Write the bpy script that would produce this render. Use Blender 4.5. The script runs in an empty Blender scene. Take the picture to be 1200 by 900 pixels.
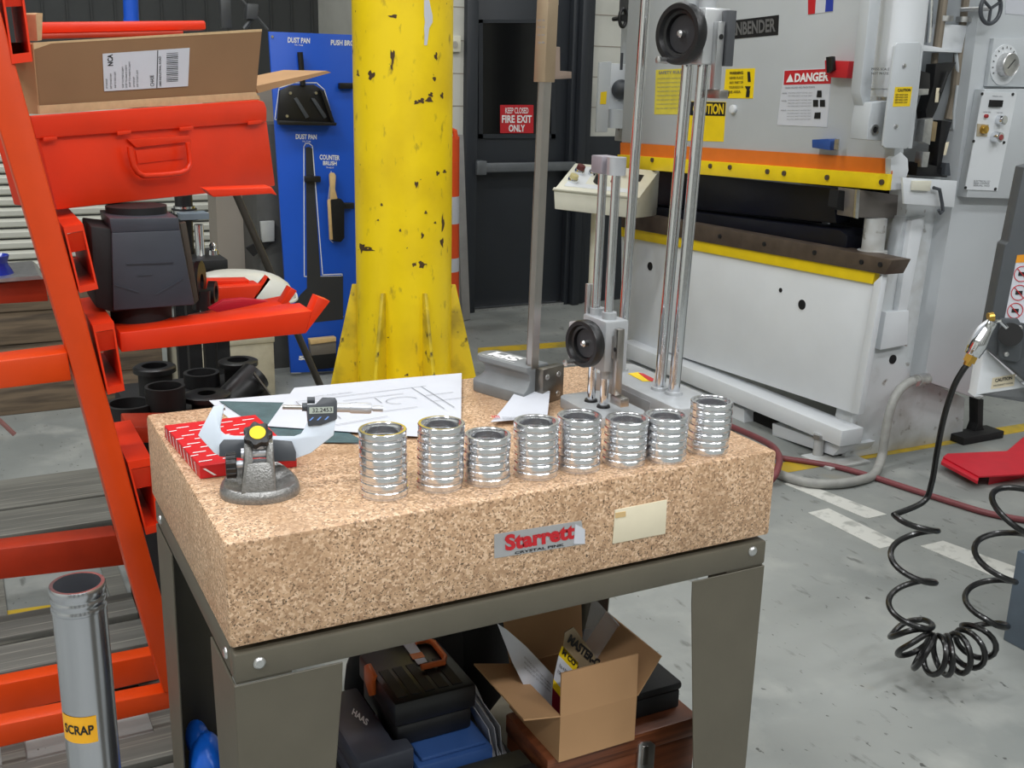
import bpy, bmesh, math, random
from mathutils import Vector, Matrix
random.seed(7)
S = bpy.context.scene
C = S.collection

# ------------------------------------------------------------------ camera
CAM = Vector((-0.2659, -1.3032, 1.5258)); YAW, PITCH, ROLL, FPX = 0.4800, 0.2757, 0.0231, 1262.3
_f = Vector((math.sin(YAW)*math.cos(PITCH), math.cos(YAW)*math.cos(PITCH), -math.sin(PITCH)))
_r0 = Vector((math.cos(YAW), -math.sin(YAW), 0)); _u0 = _r0.cross(_f)
_r = math.cos(ROLL)*_r0 + math.sin(ROLL)*_u0; _u = -math.sin(ROLL)*_r0 + math.cos(ROLL)*_u0
cd = bpy.data.cameras.new('camera'); cam = bpy.data.objects.new('camera', cd); C.objects.link(cam)
cd.sensor_width = 36; cd.sensor_fit = 'HORIZONTAL'; cd.lens = 36*FPX/1200; cd.clip_start = 0.05; cd.clip_end = 100
mw = Matrix((( _r.x, _u.x, -_f.x, CAM.x), (_r.y, _u.y, -_f.y, CAM.y), (_r.z, _u.z, -_f.z, CAM.z), (0, 0, 0, 1)))
cam.matrix_world = mw
S.camera = cam

# ------------------------------------------------------------------ world, lamps, exposure
w = bpy.data.worlds.new('World'); S.world = w; w.use_nodes = True
w.node_tree.nodes['Background'].inputs[0].default_value = (0.80, 0.88, 1.0, 1)
w.node_tree.nodes['Background'].inputs[1].default_value = 0.30
def strip_lamp(x, y, z, sx, sy, watts, col=(0.97, 0.985, 1.0)):
    l = bpy.data.lights.new('ceiling_strip_light', 'AREA'); l.shape = 'RECTANGLE'; l.size = sx; l.size_y = sy
    l.energy = watts; l.color = col
    o = bpy.data.objects.new('ceiling_strip_light', l); C.objects.link(o); o.location = (x, y, z)
    return o
for (lx, ly, lw) in [(-3.0, -4.6, 90), (0.6, -4.6, 200), (4.2, -4.6, 90), (-3.0, -1.6, 110), (0.6, -1.8, 55), (4.4, -1.6, 70), (-2.6, 1.6, 150), (0.9, 2.0, 55), (4.6, 1.6, 50), (0.2, 4.8, 40), (3.6, 4.4, 20)]:
    strip_lamp(lx, ly, 5.7, 2.4, 0.45, lw)
S.view_settings.view_transform = 'Standard'; S.view_settings.look = 'None'
S.view_settings.exposure = 0.07; S.view_settings.gamma = 1.0
S.view_settings.use_curve_mapping = False

# ------------------------------------------------------------------ toolkit
def ray(px, py): return _f + _r*((px-600)/FPX) + _u*((450-py)/FPX)
def pn(pl):
    if pl[0] == 'x': return Vector((pl[1], 0, 0)), Vector((1, 0, 0))
    if pl[0] == 'y': return Vector((0, pl[1], 0)), Vector((0, 1, 0))
    if pl[0] == 'z': return Vector((0, 0, pl[1])), Vector((0, 0, 1))
    return Vector(pl[0]), Vector(pl[1])
def U(px, py, pl):
    P, n = pn(pl); d = ray(px, py); return CAM + d*((P-CAM).dot(n)/d.dot(n))
def away(pl):
    P, n = pn(pl); n = n.normalized(); return n if (P-CAM).dot(n) > 0 else -n
def through(a, b):
    """vertical plane through two points"""
    d = Vector((b[0]-a[0], b[1]-a[1], 0)); return (Vector(a), Vector((-d.y, d.x, 0)).normalized())
WL = {}
class MB:
    def __init__(s): s.bm = bmesh.new()
    def prism(s, pts, ext):
        ext = Vector(ext); a = [s.bm.verts.new(Vector(p)) for p in pts]; b = [s.bm.verts.new(Vector(p)+ext) for p in pts]
        n = len(a)
        s.bm.faces.new(a[::-1]); s.bm.faces.new(b)
        for i in range(n): s.bm.faces.new((a[i], a[(i+1) % n], b[(i+1) % n], b[i]))
        return s
    def box(s, x0, x1, y0, y1, z0, z1):
        return s.prism([(x0, y0, z0), (x1, y0, z0), (x1, y1, z0), (x0, y1, z0)], (0, 0, z1-z0))
    def obox(s, c, ax, ay, az):
        c = Vector(c); ax = Vector(ax); ay = Vector(ay); az = Vector(az)
        return s.prism([c-ax-ay-az, c+ax-ay-az, c+ax+ay-az, c-ax+ay-az], az*2)
    def frust(s, p0, p1, r0, r1, seg, caps=True):
        p0 = Vector(p0); p1 = Vector(p1); d = (p1-p0).normalized()
        e = d.orthogonal().normalized(); g = d.cross(e)
        A = []; B = []
        for i in range(seg):
            t = 2*math.pi*i/seg; v = e*math.cos(t)+g*math.sin(t)
            A.append(s.bm.verts.new(p0+v*r0)); B.append(s.bm.verts.new(p1+v*r1))
        for i in range(seg): s.bm.faces.new((A[i], A[(i+1) % seg], B[(i+1) % seg], B[i]))
        if caps: s.bm.faces.new(A[::-1]); s.bm.faces.new(B)
        return s
    def cyl(s, p0, p1, r, r1=None, seg=24): return s.frust(p0, p1, r, r if r1 is None else r1, seg)
    def tube(s, pts, r, seg=10, closed=False):
        pts = [Vector(p) for p in pts]; n = len(pts); rings = []; e = None
        for i in range(n):
            if closed: d = pts[(i+1) % n]-pts[i-1]
            else: d = pts[min(i+1, n-1)]-pts[max(i-1, 0)]
            d.normalize()
            e = d.orthogonal().normalized() if e is None else (e-d*e.dot(d)).normalized()
            g = d.cross(e); rr = r[i] if isinstance(r, (list, tuple)) else r
            rings.append([s.bm.verts.new(pts[i]+(e*math.cos(2*math.pi*k/seg)+g*math.sin(2*math.pi*k/seg))*rr) for k in range(seg)])
        for i in range(n if closed else n-1):
            a, b = rings[i], rings[(i+1) % n]
            for k in range(seg): s.bm.faces.new((a[k], a[(k+1) % seg], b[(k+1) % seg], b[k]))
        if not closed: s.bm.faces.new(rings[0][::-1]); s.bm.faces.new(rings[-1])
        return s
    def lathe(s, prof, o=(0, 0, 0), axis=(0, 0, 1), seg=48, closed=True):
        o = Vector(o); d = Vector(axis).normalized(); e = d.orthogonal().normalized(); g = d.cross(e); R = []
        for k in range(seg):
            t = 2*math.pi*k/seg; v = e*math.cos(t)+g*math.sin(t); R.append([s.bm.verts.new(o+v*r+d*z) for r, z in prof])
        m = len(prof)
        for k in range(seg):
            a, b = R[k], R[(k+1) % seg]
            for i in range(m if closed else m-1): s.bm.faces.new((a[i], b[i], b[(i+1) % m], a[(i+1) % m]))
        if not closed:
            s.bm.faces.new([R[k][0] for k in range(seg)][::-1]); s.bm.faces.new([R[k][-1] for k in range(seg)])
        return s
    def ball(s, c, rx, ry=None, rz=None, seg=20):
        ry = rx if ry is None else ry; rz = rx if rz is None else rz
        bmesh.ops.create_uvsphere(s.bm, u_segments=seg, v_segments=max(8, seg//2), radius=1.0, matrix=Matrix.Translation(Vector(c)) @ Matrix.Diagonal((rx, ry, rz, 1)))
        return s
    def build(s, name, mat, parent=None, bevel=0, bseg=2, sharp=32):
        bm = s.bm
        bmesh.ops.recalc_face_normals(bm, faces=bm.faces)
        if bevel:
            es = [e for e in bm.edges if len(e.link_faces) == 2 and e.calc_face_angle(0) > 0.5]
            bmesh.ops.bevel(bm, geom=es, offset=bevel, segments=bseg, profile=0.5, affect='EDGES', clamp_overlap=True)
        vs = [v.co.copy() for v in bm.verts]
        lo = Vector([min(v[i] for v in vs) for i in range(3)]); hi = Vector([max(v[i] for v in vs) for i in range(3)])
        org = Vector(((lo.x+hi.x)/2, (lo.y+hi.y)/2, lo.z))
        bmesh.ops.translate(bm, verts=bm.verts, vec=-org)
        me = bpy.data.meshes.new(name); bm.to_mesh(me); bm.free()
        me.polygons.foreach_set('use_smooth', [True]*len(me.polygons)); me.set_sharp_from_angle(angle=math.radians(sharp))
        me.materials.append(mat)
        return link(bpy.data.objects.new(name, me), org, parent)
def link(o, org, parent):
    C.objects.link(o); WL[o.name] = Vector(org)
    if parent is not None:
        o.parent = parent; o.location = Vector(org)-WL[parent.name]
    else: o.location = org
    return o
def thing(name, label, cat, loc, group=None):
    o = bpy.data.objects.new(name, None); o.empty_display_size = 0.05; link(o, loc, None)
    return tag(o, label, cat, group)
def tag(o, label=None, cat=None, group=None, kind=None):
    if label: o['label'] = label
    if cat: o['category'] = cat
    if group: o['group'] = group
    if kind: o['kind'] = kind
    return o
def struct(o, label=None): o['kind'] = 'structure'; (label and o.__setitem__('label', label)); return o
def slab(name, pix, pl, t, mat, parent=None, bevel=0):
    """outline found on a plane of the place, given real thickness away from (t>0) or towards (t<0) the viewer"""
    return MB().prism([U(x, y, pl) for x, y in pix], away(pl)*t).build(name, mat, parent, bevel)
def dupe(o, org, parent):
    c = o.copy(); return link(c, org, parent)
def textmesh(s, bold=0.0):
    cu = bpy.data.curves.new('t', 'FONT'); cu.body = s; cu.offset = bold; cu.resolution_u = 3
    ob = bpy.data.objects.new('t', cu); me = bpy.data.meshes.new_from_object(ob); bpy.data.objects.remove(ob); bpy.data.curves.remove(cu)
    return me
def lettering(jobs, mat, parent, name='lettering', extra=None):
    """jobs: (string, origin, right vector spanning its width, up vector = letter height, lift normal[, bold])"""
    bm = bmesh.new()
    for j in jobs:
        s, o, rx, uy, nl = j[:5]; me = textmesh(s, j[5] if len(j) > 5 else 0.01)
        xs = [v.co.x for v in me.vertices]; ys = [v.co.y for v in me.vertices]
        x0, x1, y0, y1 = min(xs), max(xs), min(ys), max(ys)
        o = Vector(o); rx = Vector(rx); uy = Vector(uy); nl = Vector(nl)
        vv = [bm.verts.new(o+rx*((v.co.x-x0)/(x1-x0))+uy*((v.co.y-y0)/(y1-y0))+nl) for v in me.vertices]
        for p in me.polygons:
            try: bm.faces.new([vv[i] for i in p.vertices])
            except ValueError: pass
        bpy.data.meshes.remove(me)
    if extra:
        for q in extra: bm.faces.new([bm.verts.new(Vector(p)) for p in q])
    m = MB(); m.bm.free(); m.bm = bm
    # keep faces turned to the lift direction
    vs = [v.co for v in bm.verts]; org = Vector(vs[0]); bmesh.ops.translate(bm, verts=bm.verts, vec=-org)
    me = bpy.data.meshes.new(name); bm.to_mesh(me); bm.free(); me.materials.append(mat)
    o = link(bpy.data.objects.new(name, me), org, parent)
    if len(jobs) > 3: o['kind'] = 'stuff'
    return o
def ptext(s, bl, br, tl, pl, lift=0.002, bold=0.01):
    o = U(*bl, pl); return (s, o, U(*br, pl)-o, U(*tl, pl)-o, -away(pl)*lift, bold)
def pquad(pix, pl, lift=0.002): return [U(x, y, pl)-away(pl)*lift for x, y in pix]

# ------------------------------------------------------------------ materials
def lin(c): return tuple(((v/255)/12.92 if v/255 <= 0.04045 else ((v/255+0.055)/1.055)**2.4) for v in c)+(1,)
_M = {}
def M(name, col, rough=0.5, metal=0.0, var=0.10, scale=14, bump=0.0, spec=0.5, alpha=1.0, trans=0.0, coat=0.0, bscale=None, stretch=None):
    if name in _M: return _M[name]
    m = bpy.data.materials.new(name); m.use_nodes = True; nt = m.node_tree; b = nt.nodes['Principled BSDF']
    b.inputs['Roughness'].default_value = rough; b.inputs['Metallic'].default_value = metal
    b.inputs['Specular IOR Level'].default_value = spec; b.inputs['Alpha'].default_value = alpha
    b.inputs['Transmission Weight'].default_value = trans; b.inputs['Coat Weight'].default_value = coat
    c = lin(col); b.inputs['Base Color'].default_value = c
    tc = nt.nodes.new('ShaderNodeTexCoord'); vec = tc.outputs['Object']
    if stretch:
        mp = nt.nodes.new('ShaderNodeMapping'); mp.inputs['Scale'].default_value = stretch; nt.links.new(vec, mp.inputs['Vector']); vec = mp.outputs['Vector']
    if var:
        n = nt.nodes.new('ShaderNodeTexNoise'); n.inputs['Scale'].default_value = scale; n.inputs['Detail'].default_value = 6; nt.links.new(vec, n.inputs['Vector'])
        r = nt.nodes.new('ShaderNodeValToRGB'); r.color_ramp.elements[0].position = 0.3; r.color_ramp.elements[1].position = 0.7
        r.color_ramp.elements[0].color = tuple(v*(1-var) for v in c[:3])+(1,); r.color_ramp.elements[1].color = tuple(min(1, v*(1+var)) for v in c[:3])+(1,)
        nt.links.new(n.outputs['Fac'], r.inputs['Fac']); nt.links.new(r.outputs['Color'], b.inputs['Base Color'])
    if bump:
        n2 = nt.nodes.new('ShaderNodeTexNoise'); n2.inputs['Scale'].default_value = bscale or scale*8; n2.inputs['Detail'].default_value = 4; nt.links.new(vec, n2.inputs['Vector'])
        bp = nt.nodes.new('ShaderNodeBump'); bp.inputs['Strength'].default_value = bump; bp.inputs['Distance'].default_value = 0.002
        nt.links.new(n2.outputs['Fac'], bp.inputs['Height']); nt.links.new(bp.outputs['Normal'], b.inputs['Normal'])
    _M[name] = m; return m
def ramp_mat(name, layers, rough=0.5, bump=0.0, metal=0.0):
    """layers: first a base colour, then (colour, texture kind, scale, low, high, detail, stretch)"""
    m = bpy.data.materials.new(name); m.use_nodes = True; nt = m.node_tree; b = nt.nodes['Principled BSDF']
    b.inputs['Roughness'].default_value = rough; b.inputs['Metallic'].default_value = metal
    tc = nt.nodes.new('ShaderNodeTexCoord'); prev = None; last = None
    rgb = nt.nodes.new('ShaderNodeRGB'); rgb.outputs[0].default_value = lin(layers[0]); prev = rgb.outputs[0]
    for (col, kind, sc, lo, hi, det, st) in layers[1:]:
        mp = nt.nodes.new('ShaderNodeMapping'); mp.inputs['Scale'].default_value = st or (1, 1, 1); mp.inputs['Location'].default_value = (len(nt.nodes)*1.7, 0, len(nt.nodes)*0.9)
        nt.links.new(tc.outputs['Object'], mp.inputs['Vector'])
        if kind == 'noise':
            t = nt.nodes.new('ShaderNodeTexNoise'); t.inputs['Scale'].default_value = sc; t.inputs['Detail'].default_value = det; out = t.outputs['Fac']
        else:
            t = nt.nodes.new('ShaderNodeTexVoronoi'); t.inputs['Scale'].default_value = sc; t.feature = 'F1' if kind == 'vor' else 'DISTANCE_TO_EDGE'; out = t.outputs['Distance']
            if kind == 'cell':
                t.feature = 'F1'; sx = nt.nodes.new('ShaderNodeSeparateColor'); nt.links.new(t.outputs['Color'], sx.inputs[0]); out = sx.outputs[0]
        nt.links.new(mp.outputs['Vector'], t.inputs['Vector'])
        mr = nt.nodes.new('ShaderNodeMapRange'); mr.inputs['From Min'].default_value = lo; mr.inputs['From Max'].default_value = hi; nt.links.new(out, mr.inputs['Value'])
        mx = nt.nodes.new('ShaderNodeMix'); mx.data_type = 'RGBA'; nt.links.new(mr.outputs['Result'], mx.inputs['Factor'])
        nt.links.new(prev, mx.inputs[6]); mx.inputs[7].default_value = lin(col); prev = mx.outputs[2]; last = mr.outputs['Result']
    nt.links.new(prev, b.inputs['Base Color'])
    if bump:
        n2 = nt.nodes.new('ShaderNodeTexNoise'); n2.inputs['Scale'].default_value = 60; n2.inputs['Detail'].default_value = 5; nt.links.new(tc.outputs['Object'], n2.inputs['Vector'])
        bp = nt.nodes.new('ShaderNodeBump'); bp.inputs['Strength'].default_value = bump; bp.inputs['Distance'].default_value = 0.003
        nt.links.new(n2.outputs['Fac'], bp.inputs['Height']); nt.links.new(bp.outputs['Normal'], b.inputs['Normal'])
    return m
granite = ramp_mat('granite', [(202, 166, 132), ((178, 142, 110), 'noise', 120, 0.45, 0.62, 4, None), ((226, 194, 162), 'cell', 270, 0.66, 0.80, 0, None), ((136, 106, 80), 'cell', 360, 0.84, 0.92, 0, None), ((82, 66, 50), 'noise', 330, 0.625, 0.68, 2, None), ((166, 132, 100), 'noise', 9, 0.54, 0.78, 5, None)], rough=0.42)
concrete = ramp_mat('concrete', [(142, 145, 142), ((120, 124, 122), 'noise', 1.3, 0.42, 0.68, 8, None), ((154, 156, 152), 'noise', 5, 0.52, 0.72, 8, None), ((106, 108, 105), 'noise', 26, 0.63, 0.72, 8, (1, 0.35, 1)), ((78, 79, 77), 'noise', 60, 0.69, 0.73, 4, (1, 0.5, 1)), ((140, 132, 112), 'noise', 1.7, 0.66, 0.78, 6, None)], rough=0.5, bump=0.12)
yellow_paint = ramp_mat('yellow_paint', [(248, 214, 6), ((228, 192, 8), 'noise', 4, 0.45, 0.75, 7, None), ((176, 146, 30), 'noise', 30, 0.62, 0.74, 8, (1, 1, 0.4)), ((84, 62, 34), 'noise', 15, 0.700, 0.712, 4, None)], rough=0.42, bump=0.06)
yellow_worn = ramp_mat('yellow_worn', [(222, 192, 28), ((170, 146, 32), 'noise', 7, 0.46, 0.66, 7, None), ((96, 82, 34), 'noise', 22, 0.62, 0.72, 6, None)], rough=0.5, bump=0.06)
wood = ramp_mat('wood', [(118, 66, 40), ((84, 44, 26), 'noise', 12, 0.4, 0.65, 6, (0.25, 1, 5)), ((140, 84, 54), 'noise', 40, 0.58, 0.72, 4, (0.1, 1, 6))], rough=0.4)
plank_wood = ramp_mat('plank_wood', [(118, 117, 110), ((92, 91, 86), 'noise', 5, 0.4, 0.65, 6, (0.3, 3, 1)), ((140, 138, 128), 'noise', 30, 0.55, 0.72, 4, (0.08, 4, 1))], rough=0.75)
orange = M('orange_enamel', (214, 66, 8), 0.38, var=0.07, scale=9, bump=0.05)
red_orange = M('red_orange_enamel', (230, 54, 16), 0.36, var=0.06, scale=8, bump=0.04)
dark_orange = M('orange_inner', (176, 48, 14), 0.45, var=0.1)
stand_grey = M('stand_grey', (90, 85, 73), 0.5, var=0.08, scale=10, bump=0.08)
alu = M('machined_aluminium', (236, 237, 240), 0.17, 0.96, var=0.03, scale=60)
alu_tube = M('tube_aluminium', (196, 198, 204), 0.22, 0.95, var=0.06, scale=6, stretch=(1, 1, 0.1))
chrome = M('chrome', (226, 228, 232), 0.10, 1.0, var=0)
steel = M('brushed_steel', (178, 174, 170), 0.30, 1.0, var=0.06, scale=20)
steel_dark = M('dark_ground_steel', (132, 128, 122), 0.32, 1.0, var=0.12, scale=30)
zinc = M('zinc', (206, 206, 206), 0.35, 1.0, var=0.1, scale=60)
brass = M('brass', (212, 170, 84), 0.3, 1.0, var=0.05)
cast_grey = M('cast_grey_paint', (116, 120, 122), 0.5, var=0.08, scale=30, bump=0.15)
gauge_grey = M('gauge_light_grey', (172, 175, 178), 0.42, 0.25, var=0.05, scale=30)
hammertone = M('hammertone_grey', (140, 139, 137), 0.30, 0.55, var=0.22, scale=260, bump=0.35, bscale=420)
black_pl = M('black_plastic', (22, 22, 24), 0.38, var=0.15)
black_rub = M('black_rubber', (14, 14, 15), 0.30, var=0.0, coat=0.2)
black_matte = M('black_matte', (20, 20, 22), 0.65, var=0.2, bump=0.15)
slate = M('slate_plastic', (58, 61, 70), 0.45, var=0.12, scale=10, bump=0.05)
dark_grey_pl = M('dark_grey_plastic', (66, 70, 76), 0.42, var=0.06)
paper = M('paper', (200, 203, 211), 0.7, var=0.02)
ink = M('ink', (24, 24, 26), 0.6, var=0)
ink_pale = M('pale_ink', (126, 128, 134), 0.7, var=0)
white_print = M('white_print', (236, 236, 236), 0.6, var=0)
red_print = M('red_print', (190, 30, 40), 0.5, var=0)
blue_print = M('blue_print', (40, 60, 160), 0.5, var=0)
yellow_print = M('yellow_print', (238, 204, 30), 0.5, var=0.02)
red_card = M('red_card', (204, 26, 34), 0.4, var=0.05)
teal = M('teal_sheet', (70, 94, 98), 0.6, var=0.25, scale=30, bump=0.4)
card = M('cardboard', (178, 138, 98), 0.75, var=0.06, scale=6, bump=0.08)
card_edge = M('cardboard_edge', (206, 176, 134), 0.8, var=0.08, scale=60)
card_shade = M('cardboard_brown', (140, 106, 74), 0.75, var=0.06, scale=6)
press_grey = M('press_grey', (188, 193, 197), 0.45, var=0.04, scale=3, bump=0.04)
press_light = M('press_light_grey', (216, 220, 224), 0.45, var=0.04, scale=4, bump=0.03)
press_dirty = ramp_mat('press_dirty', [(202, 206, 208), ((160, 158, 152), 'noise', 5, 0.5, 0.75, 6, None), ((120, 114, 104), 'noise', 18, 0.64, 0.74, 5, None)], rough=0.5)
safety_orange = M('safety_orange', (222, 116, 32), 0.4, var=0.05)
safety_yellow = M('safety_yellow', (240, 208, 20), 0.4, var=0.05)
navy_steel = M('navy_steel', (26, 28, 40), 0.35, 0.5, var=0.2, scale=5)
rust_steel = M('brown_steel', (92, 80, 70), 0.5, 0.4, var=0.25, scale=12)
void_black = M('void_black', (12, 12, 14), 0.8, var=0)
door_grey = M('door_slate', (40, 44, 50), 0.45, var=0.05, scale=3)
glass_dark = M('dark_glass', (12, 13, 15), 0.08, var=0)
white_wall = ramp_mat('white_wall', [(206, 206, 198), ((190, 190, 182), 'noise', 3, 0.45, 0.7, 6, None)], rough=0.7)
charcoal_wall = M('charcoal_wall', (58, 60, 60), 0.7, var=0.1, scale=2)
beige_wall = M('beige_wall', (150, 142, 132), 0.7, var=0.06, scale=3)
shutter_white = M('shutter_white', (206, 206, 196), 0.5, var=0.05, scale=3)
cream = M('cream_box', (216, 214, 198), 0.45, var=0.04)
cream_tag = M('cream_tag', (226, 216, 190), 0.55, var=0.05)
silver_tag = M('silver_tag', (186, 186, 188), 0.35, 0.5, var=0.05)
board_blue = M('board_blue', (18, 84, 200), 0.4, var=0.04, scale=3)
blue_gloss = M('blue_gloss', (30, 50, 150), 0.2, var=0.05)
bag_blue = M('bag_blue', (20, 100, 214), 0.3, var=0.1, bump=0.2, bscale=30)
case_blue = M('case_blue', (48, 82, 140), 0.5, var=0.08)
olive = M('olive_dark', (44, 44, 36), 0.55, var=0.25, scale=9)
frost = M('translucent_white', (216, 216, 206), 0.3, var=0.08, scale=3, stretch=(1, 5, 1))
bristle = M('bristle_black', (12, 12, 12), 0.9, var=0.2, bump=0.6)
pale_wood = M('pale_wood', (214, 182, 130), 0.55, var=0.1, scale=20)
red_steel = M('red_steel', (196, 24, 44), 0.45, var=0.06)
hose_maroon = M('hose_maroon', (122, 62, 66), 0.5, var=0.1)
conduit_grey = M('conduit_grey', (152, 152, 148), 0.5, var=0.12, scale=30)
machine_dark = M('machine_charcoal', (74, 78, 82), 0.45, var=0.05)
lcd = M('lcd', (170, 178, 168), 0.3, var=0)
mic_white = M('micrometer_enamel', (206, 216, 228), 0.4, var=0.03)
satin = M('satin_chrome', (200, 202, 208), 0.34, 0.55, var=0.03)
clear_film = M('clear_film', (235, 238, 240), 0.12, var=0, alpha=0.26)
white_paint = ramp_mat('white_floor_paint', [(206, 206, 200), ((164, 165, 160), 'noise', 18, 0.52, 0.68, 8, None)], rough=0.55)
yellow_floor = ramp_mat('yellow_floor_paint', [(196, 164, 40), ((150, 136, 70), 'noise', 7, 0.48, 0.66, 8, None)], rough=0.55)
cone_orange = M('cone_orange', (232, 82, 30), 0.45, var=0.05)
timber = ramp_mat('timber', [(112, 96, 78), ((70, 60, 50), 'noise', 10, 0.42, 0.66, 6, (0.3, 1, 4))], rough=0.8)

# ------------------------------------------------------------------ the room
struct(MB().box(-6, 9, -6, 9, -0.06, 0).build('floor', concrete), 'scuffed grey concrete workshop floor')
struct(MB().box(-6, 9, -6, 9, 6.0, 6.1).build('ceiling', white_wall))
struct(MB().box(-6.15, -6, -6, 9, 0, 6.0).build('wall_left', white_wall))
struct(MB().box(9, 9.15, -6, 9, 0, 6.0).build('wall_right', white_wall))
wfr = struct(MB().box(-6, 9, -6.15, -6, 0, 6.0).build('wall_front', charcoal_wall))
for k in range(8): MB().box(-5.6+1.9*k, -4.9+1.9*k, -6.0, -5.9, 0, 5.4).build('reflection_strip', white_wall, wfr)  # unseen white strips, added so the rings reflect bright and dark bands
wf = struct(MB().box(-6, 2.52, 7.2, 7.35, 0, 6.0).build('wall_far', charcoal_wall), 'charcoal ribbed wall behind the rack and tool board')
m0 = None
for i in range(26):
    x = -1.5+i*0.16
    if m0 is None: m0 = MB().box(x, x+0.012, 7.185, 7.2, 0, 4).build('wall_rib', charcoal_wall, wf)
    else: dupe(m0, WL[m0.name]+Vector((i*0.16, 0, 0)), wf)
YW = 5.2
wb = thing('wall_back', 'white block wall with the dark fire door', 'wall', (5, YW, 0)); del wb['category']; struct(wb)
MB().box(2.52, 2.74, YW, YW+0.2, 0, 6).build('wall_panel', white_wall, wb)
MB().box(3.66, 9, YW, YW+0.2, 1.16, 6).build('wall_panel', white_wall, wb)
MB().box(3.66, 9, YW-0.004, YW+0.2, 0, 1.16).build('painted_lower_wall', door_grey, wb)
MB().box(2.74, 3.66, YW, YW+0.2, 2.2, 6).build('wall_panel', white_wall, wb)
for z in (0.95, 1.15, 1.35, 1.55, 1.75, 1.95):
    MB().box(2.522, 2.738, YW-0.002, YW+0.001, z, z+0.006).build('block_joint', beige_wall, wb)
    if z > 1.16: MB().box(3.68, 4.4, YW-0.002, YW+0.001, z, z+0.006).build('block_joint', beige_wall, wb)
MB().box(2.40, 2.52, YW, 7.2, 0, 6).build('return_wall', white_wall, wb)
# fire door
dr = thing('door_1', 'dark slate fire door with a black window and push bar', 'door', (3.2, YW, 0)); del dr['category']; struct(dr)
MB().box(2.80, 3.50, YW+0.02, YW+0.06, 0.02, 2.15).build('door_leaf', door_grey, dr, 0.004)
MB().box(2.72, 2.80, YW-0.05, YW+0.08, 0, 2.2).build('door_jamb', door_grey, dr, 0.006)
MB().box(3.50, 3.54, YW-0.03, YW+0.08, 0, 2.2).build('door_jamb', door_grey, dr, 0.006)
MB().box(3.54, 3.60, YW-0.08, YW+0.08, 0, 2.2).build('door_jamb', door_grey, dr, 0.01)
MB().box(3.60, 3.66, YW-0.04, YW+0.08, 0, 2.2).build('door_jamb', door_grey, dr, 0.006)
py = ('y', YW+0.02)
slab('window_pane', [(564, 27), (646, 27), (646, 158), (564, 158)], py, -0.004, glass_dark, dr)
fr = MB()
for q in ([(560, 23), (650, 23), (650, 27), (560, 27)], [(560, 157), (650, 157), (650, 162), (560, 162)], [(560, 23), (565, 23), (565, 162), (560, 162)], [(645, 23), (650, 23), (650, 162), (645, 162)]):
    fr.prism([U(x, y, py) for x, y in q], (0, -0.012, 0))
fr.build('window_frame', door_grey, dr)
sg = slab('fire_exit_sign', [(586, 123), (625, 123), (625, 156), (586, 156)], ('y', YW+0.016), -0.002, red_print, dr)
lettering([ptext('KEEP CLOSED', (592, 133), (619, 133), (592, 126), ('y', YW+0.014)), ptext('FIRE EXIT', (588, 144), (623, 144), (588, 135), ('y', YW+0.014), bold=0.03), ptext('ONLY', (596, 154.5), (615, 154.5), (596, 146), ('y', YW+0.014), bold=0.03)], white_print, sg)
pb = MB().box(2.80, 3.54, YW-0.07, YW-0.03, 0.935, 0.995).build('push_bar', M('bar_grey', (112, 116, 120), 0.4, 0.4), dr, 0.008)
MB().box(2.79, 2.86, YW-0.075, YW+0.02, 0.92, 1.01).build('bar_bracket', M('bar_grey', (112, 116, 120)), pb, 0.005)
MB().box(2.80, 3.50, YW-0.03, YW+0.02, 0, 0.018).build('threshold', zinc, dr)
tb = slab('thermostat', [(528, 42), (538, 42), (538, 61), (528, 61)], ('y', YW), -0.03, cream, None, 0.004)
tag(tb, 'small beige thermostat box on the white wall beside the yellow column', 'thermostat')
MB().cyl(U(533, 52, ('y', YW-0.03)), U(533, 52, ('y', YW-0.036)), 0.02).build('dial', zinc, tb)
# floor paint
ZF = ('z', 0.0)
def paint(name, pix, mat, z=0.0015): return struct(MB().prism([U(x, y, ZF) for x, y in pix], (0, 0, z)).build(name, mat))
paint('floor_stripe', [(919, 567), (931, 562), (1039, 603), (1016, 608)], white_paint)
paint('floor_stripe', [(947, 601), (971, 596), (1056, 637), (1031, 643)], white_paint)
paint('floor_stripe', [(1079, 640), (1105, 634), (1200, 668), (1205, 690), (1180, 682)], white_paint)
paint('floor_line', [(900, 545), (1215, 494), (1215, 503), (905, 557)], yellow_floor)
paint('floor_line', [(560, 408), (672, 400), (672, 406), (560, 414)], yellow_floor, 0.002)
paint('floor_line', [(-20, 720), (200, 690), (200, 700), (-20, 738)], yellow_floor)

# ------------------------------------------------------------------ granite plate and its stand
T = 0.94; PW, PD, PB = 0.9144, 0.6096, 0.7876
ZT = ('z', T)
gp = MB().box(0, PW, 0, PD, PB, T).build('granite_surface_plate', granite, None, 0.006, 2)
tag(gp, 'thick pink granite surface plate lying on the grey metal stand', 'surface plate')
y0 = ('y', 0.0)
lb = slab('maker_label', [(579, 626), (681, 610), (685, 637), (579, 654)], y0, -0.0012, silver_tag, gp)
slab('torn_corner', [(674, 614), (685, 620), (685, 637), (672, 637)], ('y', -0.0012), -0.0014, paper, lb)
lettering([ptext('Starrett', (592, 646), (674, 631), (591, 627), ('y', -0.0012), 0.0006, 0.045)], red_print, lb)
lettering([ptext('CRYSTAL PINK', (603, 649.5), (661, 639.5), (603, 646.5), ('y', -0.0012), 0.0006, 0.03)], ink, lb)
lb['label'] = 'silver maker label with red lettering'
ct = slab('blank_tag', [(720, 597), (781, 585), (779, 625), (717, 637)], y0, -0.0025, cream_tag, gp, 0.001)
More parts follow.
